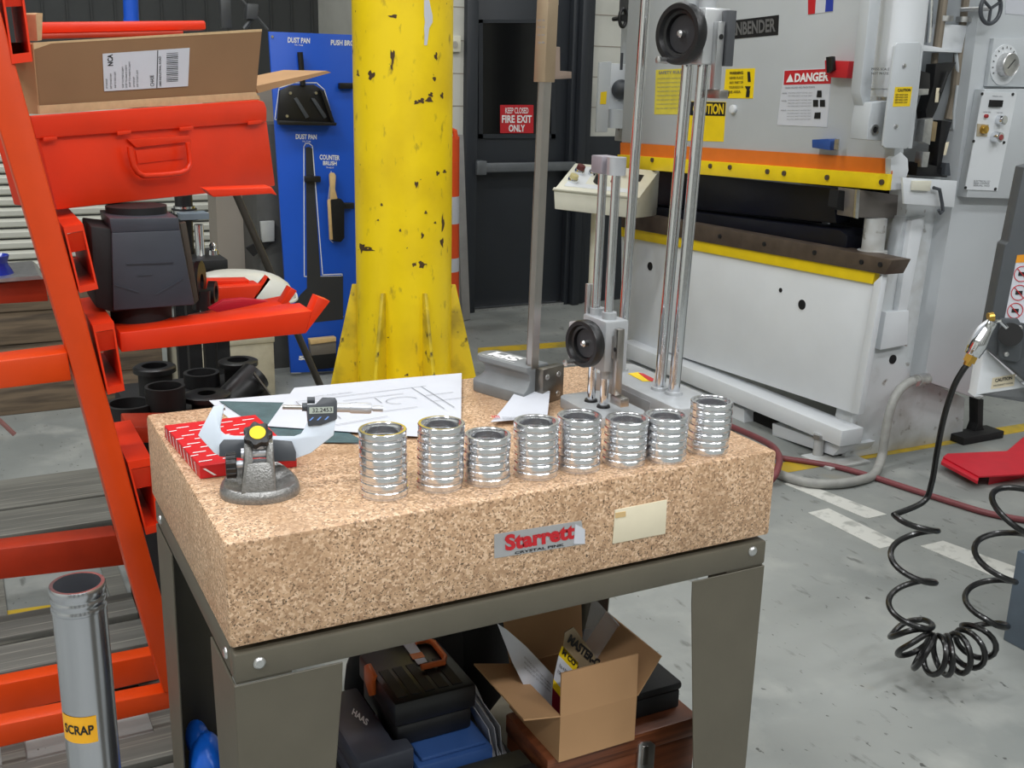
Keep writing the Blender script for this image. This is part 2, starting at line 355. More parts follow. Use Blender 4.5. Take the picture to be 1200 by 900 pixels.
slab('tape_scrap', [(721, 601), (733, 599), (733, 605), (721, 607)], ('y', -0.0025), -0.001, pale_wood, ct)
ct['label'] = 'blank cream tag'

st = thing('plate_stand', 'olive grey sheet metal stand carrying the granite plate', 'stand', (PW/2, PD/2, 0))
RZ0, RZ1 = 0.735, 0.778
MB().box(0.004, 0.910, 0.0, 0.03, RZ0, RZ1).build('rail', stand_grey, st, 0.004)
MB().box(0.004, 0.910, PD-0.03, PD, RZ0, RZ1).build('rail', stand_grey, st, 0.004)
MB().box(0.004, 0.034, 0.0305, PD-0.0305, RZ0, RZ1).build('rail', stand_grey, st, 0.004)
MB().box(0.880, 0.910, 0.0305, PD-0.0305, RZ0, RZ1).build('rail', stand_grey, st, 0.004)
for (x, y) in ((0.12, 0.10), (0.79, 0.10), (0.12, 0.50), (0.79, 0.50)):
    MB().cyl((x, y, RZ1-0.004), (x, y, PB), 0.03).build('rubber_pad', black_matte, st)
MB().box(0.03, 0.884, 0.03, PD-0.03, RZ1-0.010, RZ1-0.004).build('top_pan', black_matte, st)
def leg(sx, sy):
    xo = 0.003 if sx < 0 else 0.911; yo = 0.001 if sy < 0 else PD-0.001; ix = 1 if sx < 0 else -1; iy = 1 if sy < 0 else -1; t = 0.003
    m = MB()
    m.prism([(xo, yo, 0.0), (xo+ix*0.085, yo, 0.0), (xo+ix*0.150, yo, RZ0-0.045), (xo+ix*0.152, yo, RZ0-0.004), (xo, yo, RZ0-0.004)], (0, iy*t, 0))
    m.prism([(xo, yo+iy*t, 0.0), (xo, yo+iy*0.10, 0.0), (xo, yo+iy*0.150, RZ0-0.045), (xo, yo+iy*0.150, RZ0-0.004), (xo, yo+iy*t, RZ0-0.004)], (ix*t, 0, 0))
    m.prism([(xo+ix*t, yo+iy*t, RZ0-0.004), (xo+ix*0.08, yo+iy*t, RZ0-0.004), (xo+ix*0.08, yo+iy*0.012, RZ0-0.004), (xo+ix*t, yo+iy*0.012, RZ0-0.004)], (0, 0, 0.006))
    return m.build('leg', stand_grey, st, 0.0008, 1)
for sx in (-1, 1):
    for sy in (-1, 1): leg(sx, sy)
MB().box(0.02, 0.894, 0.10, PD-0.02, 0.190, 0.200).build('lower_shelf', stand_grey, st)
bo = None
for (x, y) in ((304, 777), (882, 646)):
    c = U(x, y, y0); MB().lathe([(0.0001, -0.004), (0.006, -0.0035), (0.0085, -0.0015), (0.009, 0.0)], c, (0, 1, 0), 20, False).build('bolt', zinc, st)
for yy in (0.05, 0.56):
    MB().lathe([(0.0001, -0.004), (0.006, -0.0035), (0.0085, -0.0015), (0.009, 0.0)], (0.004, yy, 0.757), (1, 0, 0), 20, False).build('bolt', zinc, st)

# ------------------------------------------------------------------ stacks of machined rings
RH = 0.0125
ringm = MB().lathe([(0.0255, 0), (0.0330, 0), (0.0338, 0.0006), (0.0338, 0.0022), (0.0330, 0.0028), (0.0320, 0.0030), (0.0320, 0.0044), (0.0345, 0.0046), (0.0347, 0.0050), (0.0347, RH-0.0013), (0.0338, RH), (0.0300, RH), (0.0290, RH-0.0014), (0.0290, RH-0.0042), (0.0255, RH-0.0044)], seg=72)
hv = Vector((_f.x, _f.y, 0)).normalized()
STK = [((451, 589), 8, 'first'), ((515, 580), 8, 'second'), ((571, 573), 6, 'third'), ((627, 565), 7, 'fourth'), ((677, 557), 7, 'fifth'), ((730, 550.5), 6, 'sixth'), ((778, 545.5), 6, 'seventh'), ((828, 536), 7, 'eighth')]
ORD = ['top', 'second', 'third', 'fourth', 'fifth', 'sixth', 'seventh', 'eighth']
proto = None
for (q, n, wd) in STK:
    p = U(*q, ZT); c = Vector((p.x, p.y, 0)) + Vector((p.x-CAM.x, p.y-CAM.y, 0)).normalized()*0.0347
    dx = dy = 0.0
    for k in range(n):
        dx = max(-0.002, min(0.002, dx+random.uniform(-0.0014, 0.0014))); dy = max(-0.002, min(0.002, dy+random.uniform(-0.0014, 0.0014)))
        if k == 0: dx = dy = 0
        org = Vector((c.x+dx, c.y+dy, T+k*RH))
        if proto is None:
            proto = o = ringm.build('machined_ring', alu, sharp=14); o.location = org; WL[o.name] = org
        else: o = dupe(proto, org, None)
        o.rotation_euler.z = random.uniform(0, 6.28)
        pos = n-1-k
        place = 'bottom' if pos == n-1 else ORD[pos]
        tag(o, '%s aluminium ring %sof the %s ring stack from the left' % (place, '' if place in ('top', 'bottom') else 'from the top ', wd), 'ring', 'machined aluminium rings stacked on the granite plate')

# ------------------------------------------------------------------ things lying on the plate
def sheet(name, pts, z, mat, label, cat, curl=None, t=0.0006):
    """a sheet from corner points (x, y), subdivided, with small waves"""
    m = MB(); N = 10; g = []
    a, b, c_, d = [Vector((p[0], p[1], 0)) for p in pts]
    for i in range(N+1):
        row = []
        for j in range(N+1):
            u_, v_ = i/N, j/N
            p = (a*(1-u_)+b*u_)*(1-v_)+(d*(1-u_)+c_*u_)*v_
            zz = z+0.0006*(1+math.sin(9*p.x+3))*(0.5+0.5*math.sin(13*p.y))+(curl(u_, v_) if curl else 0)
            row.append((p.x, p.y, zz))
        g.append(row)
    top = [[m.bm.verts.new(p) for p in r] for r in g]; bot = [[m.bm.verts.new((p[0], p[1], p[2]-t)) for p in r] for r in g]
    for i in range(N):
        for j in range(N):
            m.bm.faces.new((top[i][j], top[i+1][j], top[i+1][j+1], top[i][j+1])); m.bm.faces.new((bot[i][j], bot[i][j+1], bot[i+1][j+1], bot[i+1][j]))
    for i in range(N):
        m.bm.faces.new((top[i][0], bot[i][0], bot[i+1][0], top[i+1][0])); m.bm.faces.new((top[i][N], top[i+1][N], bot[i+1][N], bot[i][N]))
        m.bm.faces.new((top[0][i], top[0][i+1], bot[0][i+1], bot[0][i])); m.bm.faces.new((top[N][i], bot[N][i], bot[N][i+1], top[N][i+1]))
    return tag(m.build(name, mat, None, sharp=50), label, cat)
P2 = lambda x, y, z=T: tuple(U(x, y, ('z', z))[:2])
sheet('drawing_sheet', [P2(292, 512), P2(422, 521), P2(352, 461), P2(245, 470)], T+0.0010, paper, 'white paper sheet with a pointed corner under the teal sheet', 'paper')
sheet('teal_sheet', [P2(330, 520), P2(430, 521), P2(345, 474), P2(257, 472)], T+0.0034, teal, 'crinkled dark teal sheet half covered by the big drawing', 'sheet')
big = sheet('engineering_drawing', [P2(313, 503), P2(540, 519), P2(541, 441), P2(345, 458)], T+0.0060, paper, 'large white engineering drawing spread out behind the ring stacks', 'drawing')
o_ = U(430, 480, ('z', T+0.0082)); ex = Vector((1, 0.02, 0)); ey = Vector((-0.02, 1, 0)); ln = []
def seg(x0, y0_, x1, y1_, wd=0.0007):
    a = o_+ex*x0+ey*y0_; b = o_+ex*x1+ey*y1_; d = (b-a).normalized(); n = Vector((-d.y, d.x, 0))*wd; ln.append([a-n, b-n, b+n, a+n])
for (x0, yy, x1, y1_) in [(-.1, .10, .16, .10), (-.1, .02, -.1, .10), (-.02, .07, .10, .07), (.13, -.05, .13, .10), (.15, -.05, .15, .10), (.02, -.02, .09, -.02), (-.06, -.03, -.06, .05), (-.06, .05, .0, .05), (.13, .04, .19, .04), (.04, .03, .04, .065), (-.09, .085, -.03, .085), (.13, 0, .2, 0), (-.08, -.06, .02, -.05)]: seg(x0, yy, x1, y1_)
for k in range(14):
    a0, a1 = k/14*4.4, (k+1)/14*4.4; seg(.08+.03*math.cos(a0), .03+.02*math.sin(a0), .08+.03*math.cos(a1), .03+.02*math.sin(a1))
lettering([('NOTES UNLESS SPECIFIED', o_+ex*-.06+ey*.115, ex*.075, ey*.005, Vector((0, 0, 0.0001)), 0)], ink_pale, big, 'drawn_lines', ln)
def curl_card(u_, v_): return 0.012*max(0, v_)**2+0.004*u_
fc = sheet('folded_sheet', [P2(575, 500), P2(641, 497), P2(644, 473), P2(606, 468)], T+0.0088, paper, 'small folded white sheet with a red logo by the cast gauge base', 'paper', curl_card)
oc = U(577, 490, ('z', T+0.0125))
lettering([('NTI', oc, Vector((.012, -.006, 0)), Vector((.003, .011, 0.001)), Vector((0, 0, 0.0005)), 0.04)], red_print, fc)
lettering([('TOOLING', oc+Vector((.016, -.006, 0)), Vector((.022, -.010, 0)), Vector((.002, .005, 0)), Vector((0, 0, 0.0005)), 0.02), ('SUPPLY', oc+Vector((.014, -.012, 0)), Vector((.022, -.010, 0)), Vector((.002, .005, 0)), Vector((0, 0, 0.0005)), 0.02)], ink_pale, fc)

rb = MB().prism([(0.007, 0.464, T+0.0004), (0.020, 0.247, T+0.0004), (0.166, 0.241, T+0.0004), (0.159, 0.463, T+0.0004)], (0, 0, 0.0215)).build('red_carton', red_card, None, 0.001, 1)
tag(rb, 'flat red cardboard carton with white dashes behind the micrometer stand', 'box')
dash = []
zt = T+0.0224
for i in range(9):
    for j in range(4):
        x = 0.022+0.036*j+(0.016 if i % 2 else 0); y = 0.262+0.022*i
        if x+0.02 > 0.156: continue
        d1 = Vector((0.020, 0.001, 0)); d2 = Vector((0.0006, 0.0032, 0)); a = Vector((x, y, zt)); dash.append([a, a+d1, a+d1+d2, a+d2])
for i in range(9):
    y = 0.262+0.022*i; xx = lambda yy: 0.0195-0.013*(yy-0.247)/0.217-0.0006
    za, zb = T+0.004, T+0.0205
    dash.append([Vector((xx(y), y, za)), Vector((xx(y+0.003), y+0.003, za)), Vector((xx(y+0.011), y+0.011, zb)), Vector((xx(y+0.008), y+0.008, zb))])
    if i % 2: dash.append([Vector((xx(y+0.008), y+0.008, zt)), Vector((xx(y+.008)+0.012, y+0.010, zt)), Vector((xx(y+.008)+0.012, y+0.013, zt)), Vector((xx(y+0.011), y+0.011, zt))])
for i in range(4):
    x = 0.03+0.034*i; y = 0.2465-0.006*(x-0.02)/0.146-0.0006
    dash.append([Vector((x-0.006, y, T+0.017)), Vector((x+0.010, y, T+0.004)), Vector((x+0.014, y, T+0.004)), Vector((x-0.002, y, T+0.017))])
lettering([], white_print, rb, 'printed_dashes', dash)

# ------------------------------------------------------------------ micrometer stand and micrometer
sc = U(305, 578, ZT); sc = Vector((sc.x, sc.y, T))
vh = Vector((sc.x-CAM.x, sc.y-CAM.y, 0)).normalized(); vr = Vector((vh.y, -vh.x, 0)); vz = Vector((0, 0, 1))
ms = thing('micrometer_stand', 'grey cast micrometer stand with black star knob and yellow cap', 'micrometer stand', sc)
L3 = lambda a, b, c_: sc+vr*a+vh*b+vz*c_
m = MB(); R = []
for (k, s_, z_) in ((0, 1.0, 0), (1, 1.02, 0.004), (2, 1.0, 0.012), (3, 0.90, 0.017), (4, 0.80, 0.016), (5, 0.55, 0.013), (6, 0.2, 0.013)):
    row = []
    for i in range(40):
        t = 2*math.pi*i/40; back = math.sin(t) > 0
        lift = 0.020*max(0, math.sin(t))**1.5*(1.0 if 2 <= k <= 4 else (0.4 if k == 5 else 0))
        row.append(m.bm.verts.new(L3(0.056*s_*math.cos(t), (0.052 if back else 0.046)*s_*math.sin(t), z_+lift)))
    R.append(row)
for a, b in zip(R, R[1:]):
    for i in range(40): m.bm.faces.new((a[i], a[(i+1) % 40], b[(i+1) % 40], b[i]))
m.bm.faces.new(R[0][::-1]); m.bm.faces.new(R[-1])
m.build('base', hammertone, ms, sharp=50)
m = MB()   # forked post, leaning ribs joined to the base
pf = lambda x, z, y: L3(x, y, z)
m.prism([L3(-0.027, -0.040, 0.010), L3(-0.017, -0.024, 0.060), L3(-0.019, -0.016, 0.082), L3(-0.019, 0.006, 0.082), L3(-0.022, 0.02, 0.012)], vr*0.010)
m.prism([L3(0.013, -0.040, 0.010), L3(0.010, -0.024, 0.060), L3(0.011, -0.016, 0.082), L3(0.011, 0.006, 0.082), L3(0.013, 0.02, 0.012)], vr*0.010)
m.prism([L3(-0.025, -0.0425, 0.004), L3(0.022, -0.0425, 0.004), L3(0.0165, -0.0255, 0.056), L3(-0.0165, -0.0255, 0.056)], vh*0.018)
m.build('post', hammertone, ms, 0.002)
MB().cyl(L3(-0.024, -0.010, 0.066), L3(0.012, -0.010, 0.066), 0.0075).build('hinge_barrel', satin, ms)
MB().obox(L3(0, -0.006, 0.078), vr*0.008, vh*0.008, vz*0.016).build('clamp_block', satin, ms, 0.001)
PMI = (sc+vh*0.012, (vh*0.94+vz*(-0.34)))   # plane of the micrometer, tipped back a little
slab('clamp_jaw', [(262, 515), (288, 515), (285, 537), (257, 535), (257, 521)], (PMI[0]-vh*0.012, PMI[1]), 0.008, dark_grey_pl, ms, 0.001)
slab('clamp_jaw', [(320, 515), (342, 517), (347, 530), (347, 540), (320, 541)], (PMI[0]-vh*0.012, PMI[1]), 0.008, dark_grey_pl, ms, 0.001)
kc = U(271, 545, (sc-vh*0.012, vh))
kb = MB(); kb.cyl(kc-vr*0.0075, kc+vr*0.0075, 0.0175, seg=28); kn = kb.build('side_knob', black_pl, ms, 0.0015)
ribs = MB()
for i in range(14):
    t = 2*math.pi*i/14; c1 = kc+(vh*math.cos(t)+vz*math.sin(t))*0.0175; ribs.cyl(c1-vr*0.0065, c1+vr*0.0065, 0.0016, seg=6)
ribs.build('grip_rib', black_pl, kn)
MB().cyl(kc+vr*0.0075, kc+vr*0.018, 0.006, seg=16).build('thread', satin, kn)
k0 = U(302, 510, (sc-vh*0.016, vh)); kax = (vz*0.80-vh*0.60).normalized()
e1 = vr; e2 = kax.cross(vr).normalized(); prof = []
for i in range(56):
    t = 2*math.pi*i/56; rr = 0.0188+0.0022*math.cos(7*t); prof.append(k0+e1*rr*math.cos(t)+e2*rr*math.sin(t)-kax*0.006)
sk = MB().prism(prof, kax*0.012).build('star_knob', black_pl, ms, 0.0016)
MB().cyl(k0+kax*0.006, k0+kax*0.0072, 0.0112, seg=28).build('yellow_cap', yellow_print, sk)
MB().cyl(k0-kax*0.03, k0-kax*0.006, 0.009, seg=20).build('stem', black_pl, sk)

mc = thing('digital_micrometer', 'pale grey digital micrometer clamped in the cast stand', 'micrometer', U(302, 525, PMI))
slab('frame', [(250, 476), (263, 474), (258, 500), (259, 505), (264, 509), (275, 510.5), (345, 511), (353, 508), (358, 500), (361, 492), (394, 490), (391, 510), (364, 531), (345, 538), (257, 534), (251, 531), (232, 510)], PMI, 0.010, mic_white, mc, 0.0012)
dh = slab('display_housing', [(359.5, 478), (360, 474), (370, 473.5), (378, 465.5), (393, 466), (395, 470), (395, 491), (376, 498), (361, 499)], (PMI[0]-vh*0.004, PMI[1]), 0.017, dark_grey_pl, mc, 0.001)
slab('screen', [(362.5, 477.5), (390.5, 476.5), (390.5, 484), (362.5, 485)], (PMI[0]-vh*0.0042, PMI[1]), -0.0006, lcd, dh)
PS = (PMI[0]-vh*0.0050, PMI[1])
lettering([ptext('32.2453', (366, 483.5), (389, 482.5), (366, 478.5), PS, 0.0004, 0.01)], ink, dh, 'digits')
lettering([], M('button_blue', (110, 150, 220), 0.4), dh, 'button_marks', [pquad([(362+9*k, 493-0.5*k), (366+9*k, 489-0.5*k), (368+9*k, 489-0.5*k), (364+9*k, 493-0.5*k)], (PMI[0]-vh*0.0045, PMI[1]), 0.0008) for k in range(3)])
PA = (PMI[0]+vh*0.005, PMI[1])
ax = lambda x, y: U(x, y, PA)
MB().cyl(ax(331, 477), ax(362, 477.6), 0.0034, seg=20).build('spindle', steel, mc)
MB().cyl(ax(252, 478), ax(264, 478), 0.0034, seg=16).build('anvil', steel, mc)
MB().cyl(ax(354, 477), ax(360, 477), 0.0062, seg=20).build('lock_ring', dark_grey_pl, mc)
MB().cyl(ax(360, 469), ax(369, 469), 0.005, seg=16).build('lock_knob', dark_grey_pl, mc)
MB().cyl(ax(393, 477.6), ax(413, 478), 0.0068, seg=28).build('sleeve', satin, mc)
LT = (ax(435, 478.6)-ax(410, 478)).length
th = MB().lathe([(0.0072, 0), (0.0083, 0.002), (0.0083, LT-0.003), (0.0074, LT)], ax(410, 478), ax(435, 478.6)-ax(410, 478), 32, False).build('thimble', satin, mc)
MB().cyl(ax(434, 478.6), ax(437, 478.7), 0.0035, seg=16).build('ratchet_neck', satin, th)
MB().cyl(ax(437, 478.7), ax(448.5, 479), 0.0046, seg=24).build('ratchet', satin, th)

# ------------------------------------------------------------------ vernier height gauge with the cast base
gx, gy = 0.677, 0.400
hg = thing('vernier_height_gauge', 'tall flat-beam height gauge with a grey cast base beside the paper', 'height gauge', (gx, gy, T))
ad = (Vector((0.633, 0.521, 0))-Vector((0.677, 0.398, 0))).normalized(); an = Vector((-ad.y, ad.x, 0))  # base runs back along ad, an = its left
if an.dot(Vector((-1, 0, 0))) < 0: an = -an
g0 = Vector((gx, gy, T))
G = lambda a, b, c_: g0+ad*a-an*b+vz*c_      # a back along base, b to the right, c up
def outline(a0, a1, wd, r, z, n=6):
    pts = [(a0, -wd), (a0, wd)]
    for i in range(n+1):
        t = math.pi/2*i/n; pts.append((a1-r+r*math.sin(t), wd-r+r*math.cos(t)))
    for i in range(n+1):
        t = math.pi/2*(1-i/n); pts.append((a1-r+r*math.sin(t), -(wd-r+r*math.cos(t))))
    return [G(a, b, z) for a, b in pts]
bs = MB()
lv = [(0.0, 0.036, 0.155, 0.030), (0.022, 0.036, 0.155, 0.030), (0.030, 0.026, 0.140, 0.022), (0.044, 0.019, 0.130, 0.017), (0.056, 0.022, 0.135, 0.019), (0.062, 0.030, 0.148, 0.026), (0.072, 0.030, 0.148, 0.026)]
rows = [[bs.bm.verts.new(p) for p in outline(0.004, a1, wd, r, z)] for (z, wd, a1, r) in lv]
for a, b in zip(rows, rows[1:]):
    n = len(a)
    for i in range(n): bs.bm.faces.new((a[i], a[(i+1) % n], b[(i+1) % n], b[i]))
bs.bm.faces.new(rows[0][::-1]); bs.bm.faces.new(rows[-1])
cb = bs.build('cast_base', cast_grey, hg, 0.0015, sharp=45)
fq = lambda a0, a1, b0, b1: [G(a0, b0, 0.0725), G(a1, b0, 0.0725), G(a1, b1, 0.0725), G(a0, b1, 0.0725)]
lettering([('SPI', G(0.052, 0.016, 0.0725), ad*0.072, -vr*0.0+an*0.030, vz*0.0004, 0.05)], white_print, cb, 'lettering', [fq(0.045, 0.130, -0.0195, -0.0180), fq(0.045, 0.130, 0.0185, 0.0200)])
bk = MB().obox(G(-0.006, 0.024, 0.034), ad*0.010, an*0.030, vz*0.034).build('steel_block', steel_dark, hg, 0.0012)
for (bb, zz) in ((0.006, 0.052), (0.038, 0.052), (0.006, 0.014), (0.038, 0.014)):
    c0 = G(-0.016, bb, zz); MB().lathe([(0.0015, 0), (0.0052, 0), (0.0056, 0.0008), (0.0056, 0.002), (0.0015, 0.002)], c0-ad*0.0016, ad, 18).build('cap_screw', zinc, bk)
BX = Vector((0.666, 0.407, 0)); tilt = Vector((0.018, 0.0, 1.0))
def beam(z0, z1, a0, a1, b0, b1): return MB().prism([BX+ad*a+(-an)*b+tilt*(z0-T)+vz*T for a, b in ((a0, b0), (a1, b0), (a1, b1), (a0, b1))], tilt*(z1-z0))
beam(T+0.066, 1.72, -0.006, 0.006, -0.0100, 0.0100).build('beam', steel, hg, 0.0006, 1)
beam(T+0.062, 1.72, 0.0065, 0.014, -0.004, 0.0125).build('scale_rail', M('scale_steel', (150, 140, 134), 0.25, 1.0), hg, 0.0004, 1)
sl = beam(1.522, 1.665, -0.010, 0.016, -0.0135, 0.0135).build('slider', M('slider_reflected_tan', (172, 152, 126), 0.4, 0.6, var=0.08), hg, 0.001)  # steel slider; its warm reflections are put into the base colour as tan
gpl = (BX+vz*1.5-ad*0.011, ad)
lettering([ptext(s, (629.5, yy), (638, yy), (629.5, yy-2.2), gpl, 0.0006) for s, yy in (('.001 IN', 25), ('0 5 10', 33), ('15 20', 42), ('25', 51))], ink_pale, sl)
slab('scriber_jaw', [(643, 54), (656.5, 55), (656.5, 83), (670, 84), (670, 92), (645, 93), (643, 66)], (BX+vz*1.5+ad*0.002, ad), 0.012, M('slider_pink', (176, 156, 144), 0.35, 0.7), hg, 0.001)
slab('top_jaw', [(643, -10), (655, -10), (655, 6), (643, 6)], (BX+vz*1.5+ad*0.002, ad), 0.012, steel, hg, 0.001)

# ------------------------------------------------------------------ twin-column height gauge with the handwheel low down
s1 = thing('small_height_gauge', 'shorter twin-column height gauge with a black handwheel near its base', 'height gauge', (0.75, 0.29, T))
def rbox_pts(x0, x1, ya, yb, r, z, n=5):
    out = []
    for cx, cy, a in ((x1-r, ya+r, -90), (x1-r, yb-r, 0), (x0+r, yb-r, 90), (x0+r, ya+r, 180)):
        for i in range(n+1):
            t = math.radians(a+90*i/n); out.append((cx+r*math.cos(t), cy+r*math.sin(t), z))
    return out
MB().prism(rbox_pts(0.700, 0.800, 0.210, 0.372, 0.022, T), (0, 0, 0.020)).build('base', gauge_grey, s1, 0.002)
cols = [(Vector(U(692.5, 470, ('z', T+0.02))), Vector(U(709.5, 202, ('x', 0.742))), 'a'), (Vector(U(707, 477, ('z', T+0.02))), Vector(U(725, 202, ('x', 0.743))), 'b')]
for a, b, _ in cols:
    MB().cyl(a, (a.x+0.004, a.y, b.z+0.01), 0.0078, seg=24).build('column', chrome, s1)
    MB().lathe([(0.0080, 0), (0.0125, 0), (0.0115, 0.004), (0.0080, 0.005)], (a.x, a.y, T+0.02), seg=24).build('collar', black_pl, s1)
zc = cols[0][1].z
cx0, cyA, cyB = 0.744, cols[0][0].y, cols[1][0].y
cp = MB().box(cx0-0.016, cx0+0.016, cyA-0.020, cyA+0.016, zc-0.002, zc+0.028).build('top_cap', M('cap_mauve', (156, 150, 158), 0.45, 0.3), s1, 0.002)
MB().cyl((cx0, cyB, zc-0.002), (cx0, cyB, zc+0.028), 0.0165, seg=28).build('cap_boss', M('cap_silver', (196, 198, 204), 0.35, 0.6), cp)
# carriage
zw = U(690, 402, ('y', 0.29)).z
car = MB().box(0.724, 0.772, cyB-0.022, cyA+0.016, zw-0.046, zw+0.046).build('carriage', gauge_grey, s1, 0.004)
MB().cyl((cx0, cyB, zw+0.044), (cx0, cyB, zw+0.058), 0.013, seg=24).build('carriage_boss', gauge_grey, car)
MB().cyl((cx0, cyA, zw+0.044), (cx0, cyA, zw+0.058), 0.013, seg=24).build('carriage_boss', gauge_grey, car)
MB().cyl((cx0, cyB, zw-0.062), (cx0, cyB, zw-0.044), 0.012, seg=24).build('carriage_boss', gauge_grey, car)
def wheel(c, axis, r, th_, parent, face):
    axis = Vector(axis).normalized(); c = Vector(c)
    wh = MB().lathe([(0.0005, 0), (r*0.62, 0), (r*0.64, th_*0.55), (r*0.74, th_*0.62), (r*0.80, th_), (r*0.96, th_), (r, th_*0.8), (r, th_*0.1), (r*0.97, 0-0.002), (0.0005, -0.002)], c, axis, 44, False).build('handwheel', black_pl, parent)
    MB().lathe([(0.0005, 0.004), (r*0.60, 0.004), (r*0.61, 0.0015), (0.0005, 0.0015)], c, axis, 36, False).build('dial_face', face, wh)
    MB().lathe([(0.006, 0), (0.006, 0.010), (0.003, 0.013), (0.0005, 0.0135)], c+axis*0.002, axis, 18, False).build('hub_screw', zinc, wh)
    e = axis.cross(vz).normalized(); down = -vz*math.cos(0.5)-e*math.sin(0.5)*(1 if e.dot(vr) > 0 else -1)
    k = c+down*r*0.98+axis*th_*0.5
    MB().lathe([(0.0045, 0), (0.0060, 0.006), (0.0048, 0.018), (0.0058, 0.026), (0.0005, 0.028)], k, axis, 16, False).build('crank_knob', zinc, wh)
    return wh
waxis = (-0.98, -0.20, 0.02)
dial_dark = M('dial_dark', (44, 44, 48), 0.35, var=0.1)
wc = U(689, 402, ('x', 0.700))
wheel(wc, waxis, 0.042, 0.017, s1, dial_dark)
MB().cyl(wc, Vector(wc)+Vector((0.03, 0.006, 0)), 0.014).build('wheel_shaft', gauge_grey, s1)
slab('display_box', [(666.5, 377), (684, 375), (690, 377), (690, 423), (684, 428), (665.5, 419)], ('x', 0.735), 0.02, M('display_box_grey', (206, 208, 214), 0.45), s1, 0.002)
sb_ = MB().box(0.738, 0.752, cyB-0.040, cyB-0.028, zw-0.085, zw+0.035).build('scriber_bar', steel, s1, 0.001)
MB().box(0.738, 0.752, cyB-0.029, cyB-0.020, zw-0.02, zw+0.02).build('scriber_clamp', steel, sb_, 0.001)
MB().box(0.736, 0.754, cyB-0.062, cyB-0.028, zw-0.100, zw-0.085).build('scriber_tip', steel, sb_, 0.001)
MB().cyl((0.737, cyB-0.034, zw-0.002), (0.739, cyB-0.034, zw-0.002), 0.004, seg=14).build('clamp_screw', black_pl, sb_)
MB().box(0.728, 0.738, cyA+0.010, cyA+0.018, zw+0.030, zw+0.100).build('feed_rail', zinc, s1, 0.001)

# ------------------------------------------------------------------ tall column height gauge
s2 = thing('tall_height_gauge', 'tall three-column height gauge with its handwheel near the top of the picture', 'height gauge', (0.87, 0.31, T))
BZ = T+0.040
m = MB().prism(rbox_pts(0.818, 0.920, 0.150, 0.455, 0.016, T), (0, 0, 0.040)).build('base', gauge_grey, s2, 0.002)
MB().box(0.8168, 0.8185, 0.235, 0.37, T+0.003, T+0.030).build('base_recess', M('recess_grey', (150, 152, 154), 0.5), m, 0.0006, 1)
zs = ('z', BZ+0.0002)
slab('warning_sticker', [(736, 438), (748, 436.5), (766, 444), (765, 447), (753, 447)], zs, -0.0008, yellow_print, m)
slab('sticker_stripe', [(748, 437), (754, 438), (766, 444), (765, 447), (760, 446)], ('z', BZ+0.001), -0.0006, red_print, m)
TOPZ = 1.95
pc = [U(773, 456, ('z', BZ)), U(789.5, 461.5, ('z', BZ)), U(727, 434, ('z', BZ))]
for i, (p, r) in enumerate(zip(pc, (0.0105, 0.0105, 0.0095))):
    tx = 0.030 if i < 2 else 0.020
    MB().cyl(p, (p.x+tx*(TOPZ-BZ), p.y, TOPZ), r, seg=28).build('column', chrome, s2)
    MB().lathe([(r, 0), (r+0.006, 0), (r+0.005, 0.005), (r, 0.006)], p, seg=28).build('collar', gauge_grey, s2)
cxm = 0.885; yA, yB = pc[0].y, pc[1].y
zt0, zt1 = U(830, 76, ('y', yB)).z, U(830, 10, ('y', yB)).z
c2 = MB().box(cxm-0.024, cxm+0.030, yB-0.028, yA+0.018, zt0, zt1).build('carriage', M('carriage_silver', (206, 208, 210), 0.3, 0.6, var=0.08), s2, 0.004)
wc2 = U(802, 40, ('x', 0.850))
wheel(wc2, (-0.98, -0.20, 0.02), 0.050, 0.019, s2, dial_dark)
MB().cyl(wc2, Vector(wc2)+Vector((0.02, 0.004, 0)), 0.020).build('wheel_shaft', gauge_grey, s2)
MB().box(cxm+0.010, cxm+0.026, yB-0.046, yB-0.0285, zt0-0.002, zt1-0.004).build('clamp_plate', M('clamp_dark', (70, 72, 76), 0.4), s2, 0.001)
b2 = MB().box(cxm-0.006, cxm+0.008, yB-0.041, yB-0.0285, zt0-0.040, zt1-0.022).build('scriber_bar', M('scriber_silver', (190, 192, 194), 0.3, 0.8), s2, 0.001)
MB().box(cxm-0.008, cxm+0.010, yB-0.060, yB-0.026, zt0-0.054, zt0-0.040).build('scriber_tip', steel, b2, 0.001)
MB().cyl((cxm+0.001, yB-0.0425, zt0+0.044), (cxm+0.001, yB-0.041, zt0+0.044), 0.0042, seg=14).build('clamp_screw', black_pl, b2)
for pp in pc[:2]:
    MB().cyl((pp.x+0.017, pp.y, zt1-0.002), (pp.x+0.018, pp.y, zt1+0.016), 0.0145, seg=24).build('carriage_boss', gauge_grey, c2)

# ------------------------------------------------------------------ under the plate
ch = thing('wooden_chest', 'reddish wooden chest with a metal latch under the carton', 'chest', (0.60, 0.28, 0.2))
MB().box(0.575, 0.900, 0.138, 0.300, 0.2, 0.318).build('body', wood, ch, 0.003)
MB().box(0.571, 0.904, 0.134, 0.300, 0.3195, 0.36).build('lid', wood, ch, 0.004)
lt = slab('latch', [(747, 872), (752, 868), (761, 867), (766, 871), (764, 900), (758, 908), (748, 908), (745, 900)], ('y', 0.136), -0.006, zinc, ch, 0.001)
slab('latch_tongue', [(752, 874), (759, 873), (758, 895), (750, 896)], ('y', 0.130), -0.004, steel, lt, 0.001)
bc = thing('black_case', 'long black plastic case behind the carton on the wooden chest', 'case', (0.85, 0.25, 0.36))
MB().box(0.765, 0.885, 0.175, 0.43, 0.361, 0.400).build('body', black_matte, bc, 0.004)
MB().box(0.762, 0.888, 0.172, 0.433, 0.401, 0.418).build('lid', black_matte, bc, 0.006)
